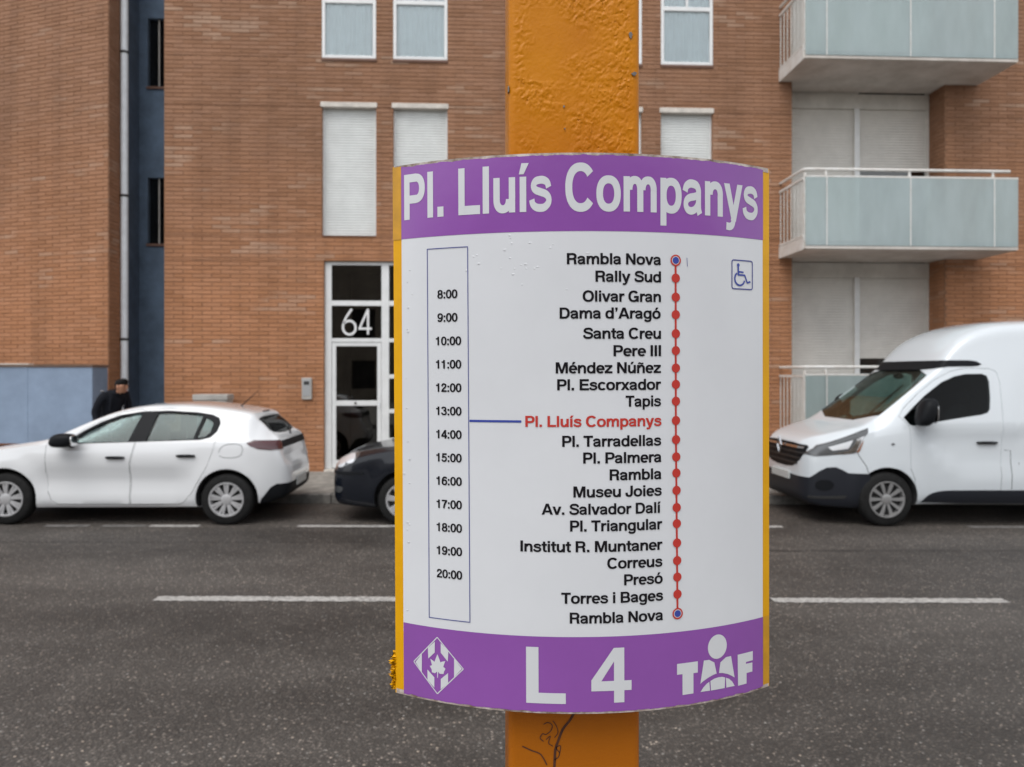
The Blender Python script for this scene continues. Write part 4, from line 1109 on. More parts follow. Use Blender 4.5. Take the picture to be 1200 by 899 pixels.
vv = Vehicle(vb, vl, M['vanpaint'], (.70, 2.75, .50, 2.1), WV, .337)
vwf = [(1.165, 1.345), (1.30, 1.47), (1.47, 1.62), (1.70, 1.79), (1.86, 1.865), (2.0, 1.895), (2.20, 1.90), (2.265, 1.875), (2.285, 1.80), (2.275, 1.60), (2.255, 1.46), (2.225, 1.415), (2.15, 1.39), (1.8, 1.335), (1.40, 1.265), (1.265, 1.245), (1.225, 1.255)]
vv.window(vwf)
vws = tilted(chaikin([(-.80, -.115), (.80, -.115), (.765, .50), (.70, 1.00), (-.70, 1.00), (-.765, .50)], 1), (.86, 0, 1.355), (0, 1, 0), (.80, 0, .645), .16)
vv.cut(vws.copy())
vv.patch('windscreen', tilted(chaikin([(-.815, -.125), (.815, -.125), (.78, .50), (.715, 1.01), (-.715, 1.01), (-.78, .50)], 1), (.86, 0, 1.355), (0, 1, 0), (.80, 0, .645), .16), M['screen'], vb, vv.gshell)
band = [(1.60, 1.945), (1.68, 1.965), (1.80, 1.985), (2.02, 1.99), (2.10, 1.992), (2.17, 2.0), (2.215, 2.02), (2.16, 2.055), (2.08, 2.068), (1.95, 2.068), (1.69, 2.065), (1.4, 2.06), (1.4, 1.94)]
vv.patch('roof_band', MB().prism(band, -2, 2, 'y').mesh(), M['plastic'])
for sd in (-1, 1):
    hp = [(.02, .865), (.14, .985), (.45, 1.10), (.735, 1.21), (.705, 1.15), (.62, 1.06), (.56, .975), (.53, .905), (.30, .875), (.10, .845)]
    hlp = lambda p: MB().prism(p, min(sd * .42, sd * 2), max(sd * .42, sd * 2), 'y').mesh()
    hl_ = vv.patch('headlight', hlp(hp), M['lampgrey'])
    up = boolean(vl.mesh(-.007), vl.mesh(.0), 'DIFFERENCE')
    vv.patch('lamp_bowl', hlp([(.24, .965), (.40, 1.02), (.52, 1.06), (.49, 1.0), (.46, .955), (.28, .925)]), M['lampclear'], hl_, up)
    vv.patch('light_strip', hlp([(.27, .885), (.46, .925), (.53, 1.0), (.57, 1.075), (.66, 1.115), (.625, 1.06), (.585, .99), (.545, .905), (.4, .885)]), M['chrome'], hl_, up)
    vv.patch('indicator', hlp([(.56, .915), (.60, .99), (.645, 1.06), (.625, 1.0), (.595, .93), (.565, .905)]), M['amber'], hl_, up)
    vv.patch('tail_light', MB().prism([(4.85, .75), (4.85, 1.45), (5.2, 1.45), (5.2, .75)], min(sd * .78, sd * 2), max(sd * .78, sd * 2), 'y').mesh(), M['redlamp'])
    sl = chaikin([(1.36, .285), (1.40, .34), (1.48, .41), (1.60, .445), (1.80, .455), (3.3, .46), (3.52, .40), (3.56, .285)], 1)
    vv.patch('sill_cladding', MB().prism(sl, min(sd * .6, sd * 2), max(sd * .6, sd * 2), 'y').mesh(), M['vanplastic'])
bump = [(-.2, .10), (-.2, .56), (.06, .575), (.14, .66), (.22, .715), (.32, .725), (.40, .69), (.46, .655), (.72, .65), (.72, .10)]
bo = vv.patch('front_bumper', MB().prism(bump, -2, 2, 'y').mesh(), M['vanplastic'])
upb = boolean(vl.mesh(-.009), vl.mesh(.0), 'DIFFERENCE')
for sd in (-1, 1):
    vv.patch('fog_light', MB().prism(chaikin([(.10, .45), (.12, .55), (.24, .57), (.31, .51), (.27, .44), (.17, .42)], 1), min(sd * .5, sd * 2), max(sd * .5, sd * 2), 'y').mesh(), M['plastic'], bo, upb)
    vv.patch('bumper_lip', MB().prism([(.05, .315), (.05, .345), (.45, .375), (.42, .335)], min(sd * .3, sd * 2), max(sd * .3, sd * 2), 'y').mesh(), M['darkmetal'], bo, upb)
gp = chaikin([(-.60, .985), (.60, .985), (.68, .93), (.52, .74), (.30, .66), (-.30, .66), (-.52, .74), (-.68, .93)], 1)
gr = vv.patch('grille', MB().prism(gp, -.3, .42, 'x').mesh(), M['plastic'])
for z in (.72, .79, .86):
    vv.patch('grille_bar', MB().box(-.3, .3, -.50 - (z - .72), .50 + (z - .72), z, z + .018).mesh(), M['darkmetal'], gr, boolean(vl.mesh(-.012), vl.mesh(0), 'DIFFERENCE'))
vv.patch('grille_bar', MB().box(-.3, .3, -.60, .60, .925, .952).mesh(), M['chrome'], gr, boolean(vl.mesh(-.012), vl.mesh(0), 'DIFFERENCE'))
em = MB(); o4 = [(0, .135), (.085, 0), (0, -.135), (-.085, 0)]; i4 = [(0, .075), (.042, 0), (0, -.075), (-.042, 0)]
vs = [(-.035, p[0], .93 + p[1]) for p in o4] + [(-.048, p[0] * .78, .93 + p[1] * .78) for p in o4] + [(-.035, p[0], .93 + p[1]) for p in i4]
fs = []
for i in range(4):
    j = (i + 1) % 4; fs += [(i, j, 4 + j, 4 + i), (4 + i, 4 + j, 8 + j, 8 + i)]
em.add(vs, fs); em.build('emblem', M['chrome'], gr)
MB().box(-.03, .004, -.28, .28, .50, .60, bev=.003).build('number_plate', M['plate'], vb)
vv.seam([(.545, .95), (.60, .85), (.67, .75), (.70, .66)])
vv.seam([(2.43, .95), (2.51, .95), (2.516, .47)], (-1,))
VD = [(1.222, 1.235), (1.225, .72), (1.28, .58), (1.30, .40), (1.33, .30), (2.375, .29), (2.38, .75), (2.405, 1.30), (2.415, 1.80), (2.39, 1.925), (2.30, 1.965), (2.0, 1.965), (1.82, 1.925), (1.62, 1.815), (1.40, 1.645), (1.19, 1.455), (1.12, 1.36)]
ds = vv.finish([(VD, -1), (VD, 1)])
for d, sd in zip(ds, (-1, 1)):
    vv.pane(vwf, sd, M['carglassdark'] if sd < 0 else M['screen'], d, 'window'); handle(d, 2.20, 1.045, vl, sd, M['plastic'], .27)
for sd in (-1, 1): mirror(vb, 1.34, sd * 1.09, 1.42, .10, .125, .17, sd, M['plastic'])
for x in WV:
    for sd in (-1, 1): wheel(vb, x, sd * .855, .337, sd, .225, 'ten', M['alloygrey'], .215)
seats(vb, (1.95,), (-.5, .5), .56, .58)
MB().box(.80, 1.28, -.74, .74, .86, 1.19, bev=.05).build('dashboard', M['cabin'], vb)
MB().box(2.70, 2.74, -.80, .80, .52, 1.95).build('bulkhead', M['cabin'], vb)
MB().add(*rbox(1.60, 0, 1.86, .02, .12, .035, 3)).build('rear_view_mirror', M['plastic'], vb, 50)
MB().tube([(1.02, -.25, 1.32), (1.52, -.25, 1.74)], .012).build('wiper', M['plastic'], vb)
for sd in (-1, 1):
    MB().add(*rbox(1.0, sd * (vl.hw(1.0, 1.02) + .004), 1.02, .022, .008, .012, 3)).build('side_repeater', M['lampgrey'], vb, 50)
    MB().tube([(2.62, sd * (vl.hw(2.62, .9)), .52), (2.62, sd * (vl.hw(2.62, .9) + .001), .80)], .004, 6).build('panel_seam', M['dark'], vb)
place(vb, 5.07 - .933, 9.22 + .965)

# ------------------------------------------------------------------ lettering: a heavy grotesque drawn as stems, bowls and strokes
CAP, XH = 720.0, 530.0
def Rr(x0, y0, x1, y1): return ('p', [(x0, y0), (x1, y0), (x1, y1), (x0, y1)])
def Pg(*p): return ('p', list(p))
def Bw(cx, cy, rx, ry, a0=0, a1=360, tv=138, th=118): return ('b', cx, cy, rx, ry, a0, a1, tv, th)
def Vs(w, *p): return ('v', w, list(p))
acute = lambda cx: Pg((cx - 75, 585), (cx + 20, 585), (cx + 130, 740), (cx - 20, 740))
G = {
 ' ': (270, []),
 'A': (724, [Pg((10, 0), (162, 0), (362, 575), (362, 720), (275, 720)), Pg((714, 0), (562, 0), (362, 575), (362, 720), (449, 720)), Rr(190, 150, 534, 262)]),
 'B': (715, [Rr(70, 0, 210, 720), Rr(205, 606, 400, 720), Rr(205, 308, 420, 418), Rr(205, 0, 420, 116), Bw(395, 514, 235, 206, -90, 90, 135, 112), Bw(415, 209, 255, 209, -90, 90, 138, 114)]),
 'C': (720, [Bw(378, 360, 340, 376, 38, 322, 142, 122)]),
 'D': (735, [Rr(70, 0, 210, 720), Rr(205, 602, 375, 720), Rr(205, 0, 375, 118), Bw(365, 360, 320, 360, -90, 90, 140, 118)]),
 'E': (665, [Rr(70, 0, 210, 720), Rr(205, 598, 625, 720), Rr(205, 305, 590, 422), Rr(205, 0, 635, 122)]),
 'G': (770, [Bw(380, 360, 342, 376, 40, 328, 142, 122), Rr(400, 262, 706, 378), Rr(596, 0, 706, 370)]),
 'I': (285, [Rr(70, 0, 215, 720)]),
 'J': (555, [Rr(352, 205, 494, 720), Bw(264, 210, 230, 225, 180, 360, 140, 120), Rr(34, 208, 172, 262)]),
 'L': (605, [Rr(70, 0, 212, 720), Rr(205, 0, 585, 124)]),
 'M': (870, [Rr(65, 0, 200, 720), Rr(670, 0, 805, 720), Pg((190, 720), (268, 720), (500, 0), (372, 0), (190, 560)), Pg((680, 720), (602, 720), (370, 0), (498, 0), (680, 560))]),
 'N': (725, [Rr(65, 0, 203, 720), Rr(522, 0, 660, 720), Pg((195, 720), (216, 720), (530, 215), (530, 0), (509, 0), (195, 505))]),
 'O': (770, [Bw(385, 360, 350, 376, 0, 360, 142, 122)]),
 'P': (665, [Rr(70, 0, 212, 720), Rr(205, 604, 405, 720), Rr(205, 258, 405, 374), Bw(400, 489, 240, 231, -90, 90, 142, 116)]),
 'R': (720, [Rr(70, 0, 212, 720), Rr(205, 604, 425, 720), Rr(205, 288, 440, 400), Bw(418, 504, 240, 216, -90, 90, 140, 114), Pg((440, 395), (560, 345), (628, 270), (642, 60), (672, 0), (520, 0), (498, 70), (492, 230), (470, 288))]),
 'S': (680, [Vs(126, (588, 500), (566, 590), (480, 650), (345, 664), (215, 640), (142, 565), (152, 478), (240, 418), (360, 385), (490, 345), (578, 280), (588, 180), (520, 90), (390, 58), (240, 66), (135, 120), (96, 236))]),
 'T': (620, [Rr(18, 598, 602, 720), Rr(238, 0, 382, 605)]),
 'a': (560, [Vs(118, (72, 350), (100, 425), (180, 472), (275, 477), (375, 452), (424, 385), (428, 280), (428, 130), (440, 55), (462, 0)), Vs(106, (424, 300), (310, 274), (190, 254), (108, 206), (92, 130), (140, 66), (225, 46), (325, 70), (400, 140), (424, 220))]),
 'b': (610, [Rr(58, 0, 190, 720), Bw(318, 265, 258, 276, 0, 360, 134, 112)]),
 'c': (555, [Bw(300, 265, 266, 276, 40, 320, 134, 112)]),
 'd': (610, [Rr(420, 0, 552, 720), Bw(292, 265, 258, 276, 0, 360, 134, 112)]),
 'e': (560, [Bw(288, 265, 256, 276, 0, 318, 132, 112), Rr(140, 218, 543, 312)]),
 'g': (610, [Rr(420, 0, 552, 530), Bw(292, 265, 258, 272, 0, 360, 134, 112), Vs(112, (486, 20), (476, -80), (410, -146), (290, -158), (175, -135), (110, -62))]),
 'i': (275, [Rr(70, 0, 205, 530), Rr(70, 600, 205, 720)]),
 'l': (275, [Rr(70, 0, 205, 720)]),
 'm': (890, [Rr(58, 0, 190, 530), Bw(314, 330, 194, 212, 0, 180, 130, 112), Rr(378, 0, 508, 332), Bw(632, 330, 200, 212, 0, 180, 130, 112), Rr(702, 0, 832, 332)]),
 'n': (610, [Rr(58, 0, 190, 530), Bw(338, 328, 214, 214, 0, 180, 134, 114), Rr(418, 0, 552, 330)]),
 'o': (610, [Bw(305, 265, 274, 276, 0, 360, 136, 112)]),
 'p': (610, [Rr(58, -200, 190, 530), Bw(318, 265, 258, 276, 0, 360, 134, 112)]),
 'r': (390, [Rr(58, 0, 190, 530), Vs(126, (130, 320), (190, 420), (270, 466), (385, 468))]),
 's': (550, [Vs(108, (458, 365), (425, 440), (345, 478), (260, 482), (158, 460), (112, 395), (150, 332), (270, 295), (390, 262), (455, 205), (450, 125), (370, 62), (270, 48), (165, 62), (95, 110), (72, 180))]),
 't': (350, [Rr(18, 420, 335, 530), Rr(102, 110, 236, 680), Vs(108, (170, 130), (188, 72), (245, 52), (335, 54))]),
 'u': (610, [Rr(420, 0, 552, 530), Rr(58, 200, 192, 530), Bw(272, 202, 214, 214, 180, 360, 134, 114)]),
 'v': (560, [Pg((8, 530), (156, 530), (280, 165), (280, 0), (202, 0)), Pg((552, 530), (404, 530), (280, 165), (280, 0), (358, 0))]),
 'x': (560, [Pg((8, 0), (165, 0), (552, 530), (395, 530)), Pg((552, 0), (395, 0), (8, 530), (165, 530))]),
 'y': (560, [Pg((8, 530), (156, 530), (300, 120), (255, -30), (222, -30)), Pg((404, 530), (552, 530), (345, -60), (205, -45)), Vs(108, (292, -20), (248, -118), (170, -152), (62, -146))]),
 'z': (530, [Rr(32, 418, 498, 530), Rr(26, 0, 506, 114), Pg((26, 110), (190, 110), (498, 422), (330, 422))]),
 '0': (556, [Bw(278, 355, 248, 368, 0, 360, 134, 112)]),
 '1': (556, [Rr(222, 0, 360, 712), Rr(72, 492, 230, 592), Pg((222, 580), (222, 712), (250, 712), (235, 650), (190, 592))]),
 '2': (556, [Vs(122, (98, 470), (120, 575), (195, 645), (290, 655), (395, 622), (440, 535), (415, 435), (320, 335), (200, 235), (110, 100)), Rr(40, 0, 518, 118)]),
 '3': (556, [Vs(116, (80, 540), (110, 615), (190, 652), (285, 655), (390, 622), (424, 540), (385, 440), (240, 396)), Vs(116, (230, 386), (390, 352), (458, 265), (448, 155), (370, 75), (265, 54), (150, 78), (85, 140), (62, 215))]),
 '4': (556, [Rr(318, 0, 446, 710), Rr(22, 148, 536, 260), Pg((22, 255), (150, 255), (330, 520), (330, 710), (318, 710), (22, 285))]),
 '5': (556, [Rr(98, 592, 496, 710), Pg((98, 600), (214, 600), (188, 360), (62, 322)), Vs(118, (118, 340), (200, 412), (300, 420), (412, 372), (452, 250), (412, 122), (300, 56), (180, 66), (102, 115), (62, 195))]),
 '6': (556, [Bw(282, 232, 246, 242, 0, 360, 130, 110), Vs(124, (472, 548), (425, 628), (310, 656), (190, 605), (118, 470), (98, 300), (100, 220))]),
 '7': (556, [Rr(38, 592, 518, 710), Vs(138, (448, 600), (335, 440), (270, 280), (228, 100), (222, 0))]),
 '8': (556, [Bw(278, 522, 222, 196, 0, 360, 126, 104), Bw(278, 202, 250, 212, 0, 360, 132, 108)]),
 '9': (556, [Bw(274, 478, 246, 242, 0, 360, 130, 110), Vs(124, (84, 162), (131, 82), (246, 54), (366, 105), (438, 240), (458, 410), (456, 490))]),
 '.': (285, [Rr(70, 0, 212, 145)]), ':': (285, [Rr(75, 0, 212, 140), Rr(75, 385, 212, 525)]),
 '’': (285, [Pg((72, 720), (212, 720), (212, 610), (150, 460), (82, 460), (135, 585), (72, 585))]),
}
G['í'] = (275, [Rr(70, 0, 205, 530), acute(130)])
for k, b in (('ó', 'o'), ('é', 'e'), ('ú', 'u')): G[k] = (G[b][0], G[b][1] + [acute(300)])
G['ú'] = (610, G['u'][1] + [acute(300)])
G['ñ'] = (610, G['n'][1] + [Vs(78, (140, 610), (190, 662), (255, 660), (330, 622), (400, 618), (455, 672))])

def glyph_strips(ops, seg=40):
    """each op -> (verts, faces) in font units"""
    out = []
    D = 8
    for op in ops:
        if op[0] == 'p': op = ('p', grow(op[1], D))
        elif op[0] == 'b': op = op[:3] + (op[3] + D, op[4] + D * .6) + op[5:7] + (op[7] + 2 * D, op[8] + 1.4 * D)
        else: op = ('v', op[1] + 1.7 * D, op[2])
        if op[0] == 'p': out.append(([tuple(p) for p in op[1]], [tuple(range(len(op[1])))]))
        elif op[0] == 'b':
            _, cx, cy, rx, ry, a0, a1, tv, th = op
            full = a1 - a0 >= 360; n = max(6, int(seg * (a1 - a0) / 360)); vs = []
            e = 2 / 2.25
            f = lambda c: math.copysign(abs(c) ** e, c)
            for k in range(n + 1):
                a = R(a0 + (a1 - a0) * k / n); c, s_ = f(math.cos(a)), f(math.sin(a))
                vs += [(cx + rx * c, cy + ry * s_), (cx + (rx - tv) * c, cy + (ry - th) * s_)]
            out.append((vs, [(2 * k, 2 * k + 2, 2 * k + 3, 2 * k + 1) for k in range(n)]))
        else:
            L = ribbon(spline(op[2]), op[1]); vs = [tuple(p) for ab in L for p in ab]
            out.append((vs, [(2 * k, 2 * k + 2, 2 * k + 3, 2 * k + 1) for k in range(len(L) - 1)]))
    return out
def text_strips(s, track=26):
    x = 0; out = []; first = None
    for ch in s:
        w, ops = G[ch]
        for vs, fs in glyph_strips(ops): out.append(([(a + x, b) for a, b in vs], fs))
        x += w - track
    xs = [p[0] for vs, _ in out for p in vs]
    return out, min(xs), max(xs)

# ------------------------------------------------------------------ the bus stop: orange post with a curved sign panel
SR, SA = 0.3438, 0.196                     # bend radius of the panel, half its arc length
SH = 0.5118
def curved(u, v, off):
    """u along the arc from the middle, v down from the top edge (metres), off = distance proud of the face"""
    t = u / SR; r = SR + off
    return (r * math.sin(t), (SR - 0.0544) - r * math.cos(t), SH / 2 - v)
M['yellow'] = mat('yellow_paint', (0.78, 0.40, 0.001), 0.35, spec=0.25, color2=(0.70, 0.34, 0.001), vscale=14, bump=0.12, bscale=160, bdist=0.002)
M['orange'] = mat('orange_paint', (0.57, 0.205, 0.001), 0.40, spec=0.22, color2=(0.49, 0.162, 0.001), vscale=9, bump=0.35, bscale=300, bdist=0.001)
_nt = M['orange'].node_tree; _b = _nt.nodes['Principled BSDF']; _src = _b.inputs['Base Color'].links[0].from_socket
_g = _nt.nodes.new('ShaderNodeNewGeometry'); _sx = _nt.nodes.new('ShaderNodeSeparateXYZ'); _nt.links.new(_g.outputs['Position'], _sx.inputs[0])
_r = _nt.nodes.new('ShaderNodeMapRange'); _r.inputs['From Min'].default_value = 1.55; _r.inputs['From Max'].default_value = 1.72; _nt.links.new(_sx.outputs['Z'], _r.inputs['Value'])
_m = _nt.nodes.new('ShaderNodeMix'); _m.data_type = 'RGBA'; _m.inputs[6].default_value = (0.40, 0.118, 0.003, 1)   # darker, redder orange towards the bottom
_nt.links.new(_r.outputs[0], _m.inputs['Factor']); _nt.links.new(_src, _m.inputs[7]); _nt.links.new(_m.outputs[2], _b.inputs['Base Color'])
M['chipped'] = mat('chipped_edge', (0.62, 0.56, 0.52), 0.6, color2=(0.16, 0.10, 0.07), vscale=70)
M['sticker'] = mat('white_vinyl', (0.66, 0.68, 0.715), 0.22, var=0.03, vscale=5, bump=0.08, bscale=24, bdist=0.002, spec=0.5)
M['purple'] = mat('purple_vinyl', (0.25, 0.078, 0.365), 0.20, var=0.05, vscale=6, bump=0.14, bscale=34, bdist=0.002)
M['ink'] = mat('black_ink', (0.008, 0.007, 0.010), 0.35, spec=0.2)
M['red'] = mat('red_ink', (0.50, 0.035, 0.025), 0.4)
M['blue'] = mat('blue_ink', (0.035, 0.06, 0.33), 0.4)
M['navy'] = mat('navy_ink', (0.05, 0.06, 0.26), 0.4)
M['letterwhite'] = mat('white_lettering', (0.62, 0.64, 0.67), 0.32, var=0.03, vscale=5)
M['film'] = mat('laminate_over_yellow', (0.56, 0.275, 0.006), 0.35, var=0.12, vscale=40)
M['scratch'] = mat('dark_scratch', (0.075, 0.022, 0.008), 0.7, var=0.3, vscale=60)
M['bareme'] = mat('bare_metal_chip', (0.16, 0.15, 0.15), 0.6, var=0.3, vscale=200)

PX, PY, PW, PD = 0.0962, 0.735, 0.127, 0.085
stop = empty('bus_stop_pole', (PX, PY + PD / 2, road_z(PX) + 0.125))
tag(stop, 'orange bus stop post with curved white and purple route sign', 'bus stop')
BZ = stop.location.z
def post_mesh():
    """rounded box post; the front face carries thick, blistered old paint"""
    mb = MB()
    hw, hd, r = PW / 2, PD / 2, 0.006
    z0, zf0, zf1, z1 = 0.0, 1.98 - BZ, 2.32 - BZ, 3.35 - BZ
    prof = []
    nf = 130
    arc = lambda cx, cy, a0: [(cx + r * math.cos(R(a0 + 90 * k / 5)), cy + r * math.sin(R(a0 + 90 * k / 5))) for k in range(6)]
    front = [(-hw + r + (2 * hw - 2 * r) * k / nf, -hd) for k in range(nf + 1)]
    prof = front + arc(hw - r, -hd + r, -90)[1:] + arc(hw - r, hd - r, 0) + arc(-hw + r, hd - r, 90) + arc(-hw + r, -hd + r, 180)[:-1]
    zs = [z0 + (zf0 - z0) * k / 6 for k in range(6)] + [zf0 + (zf1 - zf0) * k / 300 for k in range(301)] + [zf1 + (z1 - zf1) * k / 6 for k in range(1, 7)]
    n = len(prof); vs = []
    for z in zs:
        act = zf0 <= z <= zf1
        for i, (x, y) in enumerate(prof):
            if act and i <= nf:
                e = min(1, (hw - abs(x)) / .012) * min(1, (zf1 - z) / .02) * min(1, (z - zf0) / .01 + .2)
                p = Vector((x * 104, z * 104, 1.7)); q = Vector((x * 26, z * 26, 4.2))
                patch = max(0, noise.noise(q) * 1.5 + .34 + 0.18 * (x / hw) + (.25 if z < zf0 + .10 else 0))
                wrk = noise.noise(p * 2.6 + Vector((noise.noise(p * 1.3), noise.noise(p * 1.3 + Vector((9, 3, 1))), 0)) * 1.1)
                ridge = max(0, 1 - abs(wrk) * 3.2) ** 2
                fine = noise.noise(p * 6.5)
                y -= e * (min(patch, .8) * (0.0011 * ridge + 0.0021 * max(0, wrk) + 0.0006 * fine) + 0.00010 * noise.noise(p * 1.1))
            vs.append((x, y, z))
    fs = []
    for a in range(len(zs) - 1):
        for b in range(n):
            c = (b + 1) % n; fs.append((a * n + b, a * n + c, a * n + n + c, a * n + n + b))
    fs += [tuple(range(n)), tuple(reversed(range((len(zs) - 1) * n, len(zs) * n)))]
    mb.add(vs, fs)
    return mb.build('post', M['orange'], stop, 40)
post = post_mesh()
MB().box(-.12, .12, -.10, .10, 0.0, .012, bev=.003).build('base_plate', M['darkmetal'], stop)
fr_y = -PD / 2
def flat_blob(name, m, cx, cz, rx, rz, par, seed, y):
    rr = random.Random(seed); n = 11
    pts = [(cx + rx * math.cos(2 * math.pi * k / n) * rr.uniform(.6, 1.1), cz + rz * math.sin(2 * math.pi * k / n) * rr.uniform(.6, 1.1)) for k in range(n)]
    return MB().prism(pts, y - .0006, y + .0004, 'y').build(name, m, par)
def ppx(px): return (px - 673.8) / 901 * 0.735
def ppz(py): return 1.80 + (438 - py) / 901 * 0.735 - BZ
for i, (a, b, rx, rz) in enumerate(((740, 38, .0018, .0035), (744.5, 84, .0030, .0020), (661, 124, .0010, .0012), (662, 150, .0008, .0008))):
    flat_blob('paint_chip', M['bareme'], ppx(a), ppz(b), rx, rz, post, i, fr_y - .0012)
MB().box(-PW / 2 - .0007, -PW / 2 + .0005, -PD / 2 + .001, -PD / 2 + .006, ppz(107), ppz(100)).build('paint_chip', M['bareme'], post)
def scribble(pts, w):
    L = ribbon(spline([(ppx(a), ppz(b)) for a, b in pts], 6), w); y = fr_y - .0005
    vs = [(p.x, y, p.y) for ab in L for p in ab]
    return MB().add(vs, [(2 * k, 2 * k + 2, 2 * k + 3, 2 * k + 1) for k in range(len(L) - 1)]).build('scratch', M['scratch'], post)
scribble([(674, 836), (668, 846), (660, 856), (655, 868), (651, 880), (650, 896), (648, 925)], .0024)
scribble([(612, 875), (622, 880), (632, 884), (637, 890), (641, 898)], .0012)
scribble([(637, 850), (642, 848), (647, 851), (646, 857), (640, 862), (636, 861), (633, 866), (637, 870)], .0009)
scribble([(648, 846), (652, 852), (654, 860), (650, 866)], .0008)
scribble([(656, 884), (652, 878), (657, 876), (655, 888), (650, 892)], .0009)
scribble([(640, 868), (645, 864), (643, 872), (648, 876)], .0008)

# sign panel: bent plate with its face sheets, every printed line its own piece
panel_z = 1.80 + (0.20131 - 0.31052) / 2
def sheet(u0, u1, v0, v1, off, back=None, nu=64, nv=1, jitter=None):
    vs = []
    for j in range(nv + 1):
        for i in range(nu + 1):
            u = u0 + (u1 - u0) * i / nu; v = v0 + (v1 - v0) * j / nv
            if jitter and j in (0, nv): v += jitter(u, j)
            vs.append(curved(u, v, off))
    return vs, [(j * (nu + 1) + i, j * (nu + 1) + i + 1, (j + 1) * (nu + 1) + i + 1, (j + 1) * (nu + 1) + i) for j in range(nv) for i in range(nu)]
pm = MB(); nu = 72; vs = []
us = [-SA + 2 * SA * i / nu for i in range(nu + 1)]
# closed plate with rolled side edges (section walked round)
sec = [(u, 0.0) for u in us]
sec[0] = (-SA, -.002); sec.insert(1, (-SA + .0012, 0.0)); sec[-1] = (SA, -.002); sec.insert(-1, (SA - .0012, 0.0))
sec += [(SA, -.014), (SA - .003, -.014), (SA - .003, -.004)] + [(u, -.003) for u in reversed(us[2:-2])] + [(-SA + .003, -.004), (-SA + .003, -.014), (-SA, -.014)]
for v in (0.0, SH): vs += [curved(u, v, o_) for u, o_ in sec]
n = len(sec)
fs = [(i, (i + 1) % n, n + (i + 1) % n, n + i) for i in range(n)]
top = [(i, n - 1 - (i - 0)) for i in range(2)]
pm.add(vs, fs)
# end strips between front and back face
nb_ = len(us) - 4
F0 = 3
B0 = nu + 3 + 3
for lvl in (0, n):
    for i in range(nb_ - 1):
        a = lvl + F0 + i; b = lvl + B0 + (nb_ - 1 - i)
        pm.f.append((a, a + 1, b - 1, b)); pm.mi.append(0)
panel = pm.build('sign_panel', M['yellow'], stop, 35)
panel.location = Vector((0.10673, 0.751, panel_z)) - Vector(stop.location)
panel.rotation_euler = (0.00957, -0.00385, -0.01553)
def on_panel(name, mb, m, smooth=None): return mb.build(name, m, panel, smooth, fix=False)
rj = lambda u, j: 0.0010 * noise.noise(Vector((u * 90, j * 7, 0))) + 0.0007 * noise.noise(Vector((u * 260, j * 3, 5)))
on_panel('top_edge', MB().add(*sheet(-.1935, .1935, 0.0, .0042, .0003)), M['chipped'], 60)
on_panel('bottom_edge', MB().add(*sheet(-.1935, .1935, SH - .0046, SH, .0003)), M['chipped'], 60)
on_panel('white_sheet', MB().add(*sheet(-.1845, .1845, .060, .450, .0005)), M['sticker'], 60)
on_panel('purple_band', MB().add(*sheet(-.1845, .1848, .0022, .0711, .0007, nu=160, nv=4, jitter=lambda u, j: rj(u, j) if j == 0 else 0)), M['purple'], 60)
on_panel('purple_band', MB().add(*sheet(-.1842, .1845, .4412, .5100, .0007, nu=160, nv=4, jitter=lambda u, j: rj(u, j) if j == 4 else 0)), M['purple'], 60)
on_panel('laminate_edge', MB().add(*sheet(-.1950, -.1848, .001, .0711, .0005, nu=8)), M['film'], 60)
on_panel('laminate_edge', MB().add(*sheet(.1850, .1938, .4412, .5085, .0005, nu=8)), M['film'], 60)
def print_shape(name, strips, m, off=.0009):
    """printed shapes: strips of (verts, faces) in sign millimetres; stacked a hair apart where strokes cross"""
    mb = MB()
    for k, (vs, fs) in enumerate(strips):
        # split long pieces so that they follow the bend
        out = []
        bm = bmesh.new(); bv = [bm.verts.new((a, b, 0)) for a, b in vs]
        for f in fs:
            try: bm.faces.new([bv[i] for i in f])
            except ValueError: pass
        us_ = [v[0] for v in vs]; w = max(us_) - min(us_)
        if w > 8:
            c = math.ceil(min(us_) / 6) * 6
            while c < max(us_):
                bmesh.ops.bisect_plane(bm, geom=bm.verts[:] + bm.edges[:] + bm.faces[:], plane_co=(c, 0, 0), plane_no=(1, 0, 0)); c += 6
        bm.verts.index_update()
        P = [curved(v.co.x / 1000, v.co.y / 1000, off + k % 7 * .00002) for v in bm.verts]
        F_ = [tuple(v.index for v in f.verts) for f in bm.faces]
        mb.add(P, F_); bm.free()
    me = mb.mesh(name, fix=False)
    o = link(name, me, m, panel)
    return o
def print_text(s, u0, u1, base, cap, m, name='lettering'):
    st, a, b = text_strips(s, 8 if cap > 20 else 26)
    k = (u1 - u0) / (b - a); kz = cap / CAP
    return print_shape(name, [([(u0 + (x - a) * k, base - y * kz) for x, y in vs], fs) for vs, fs in st], m)
print_text('Pl. Lluís Companys', -180.9, 176.8, 52.6, 42.3, M['letterwhite'], 'title_lettering')
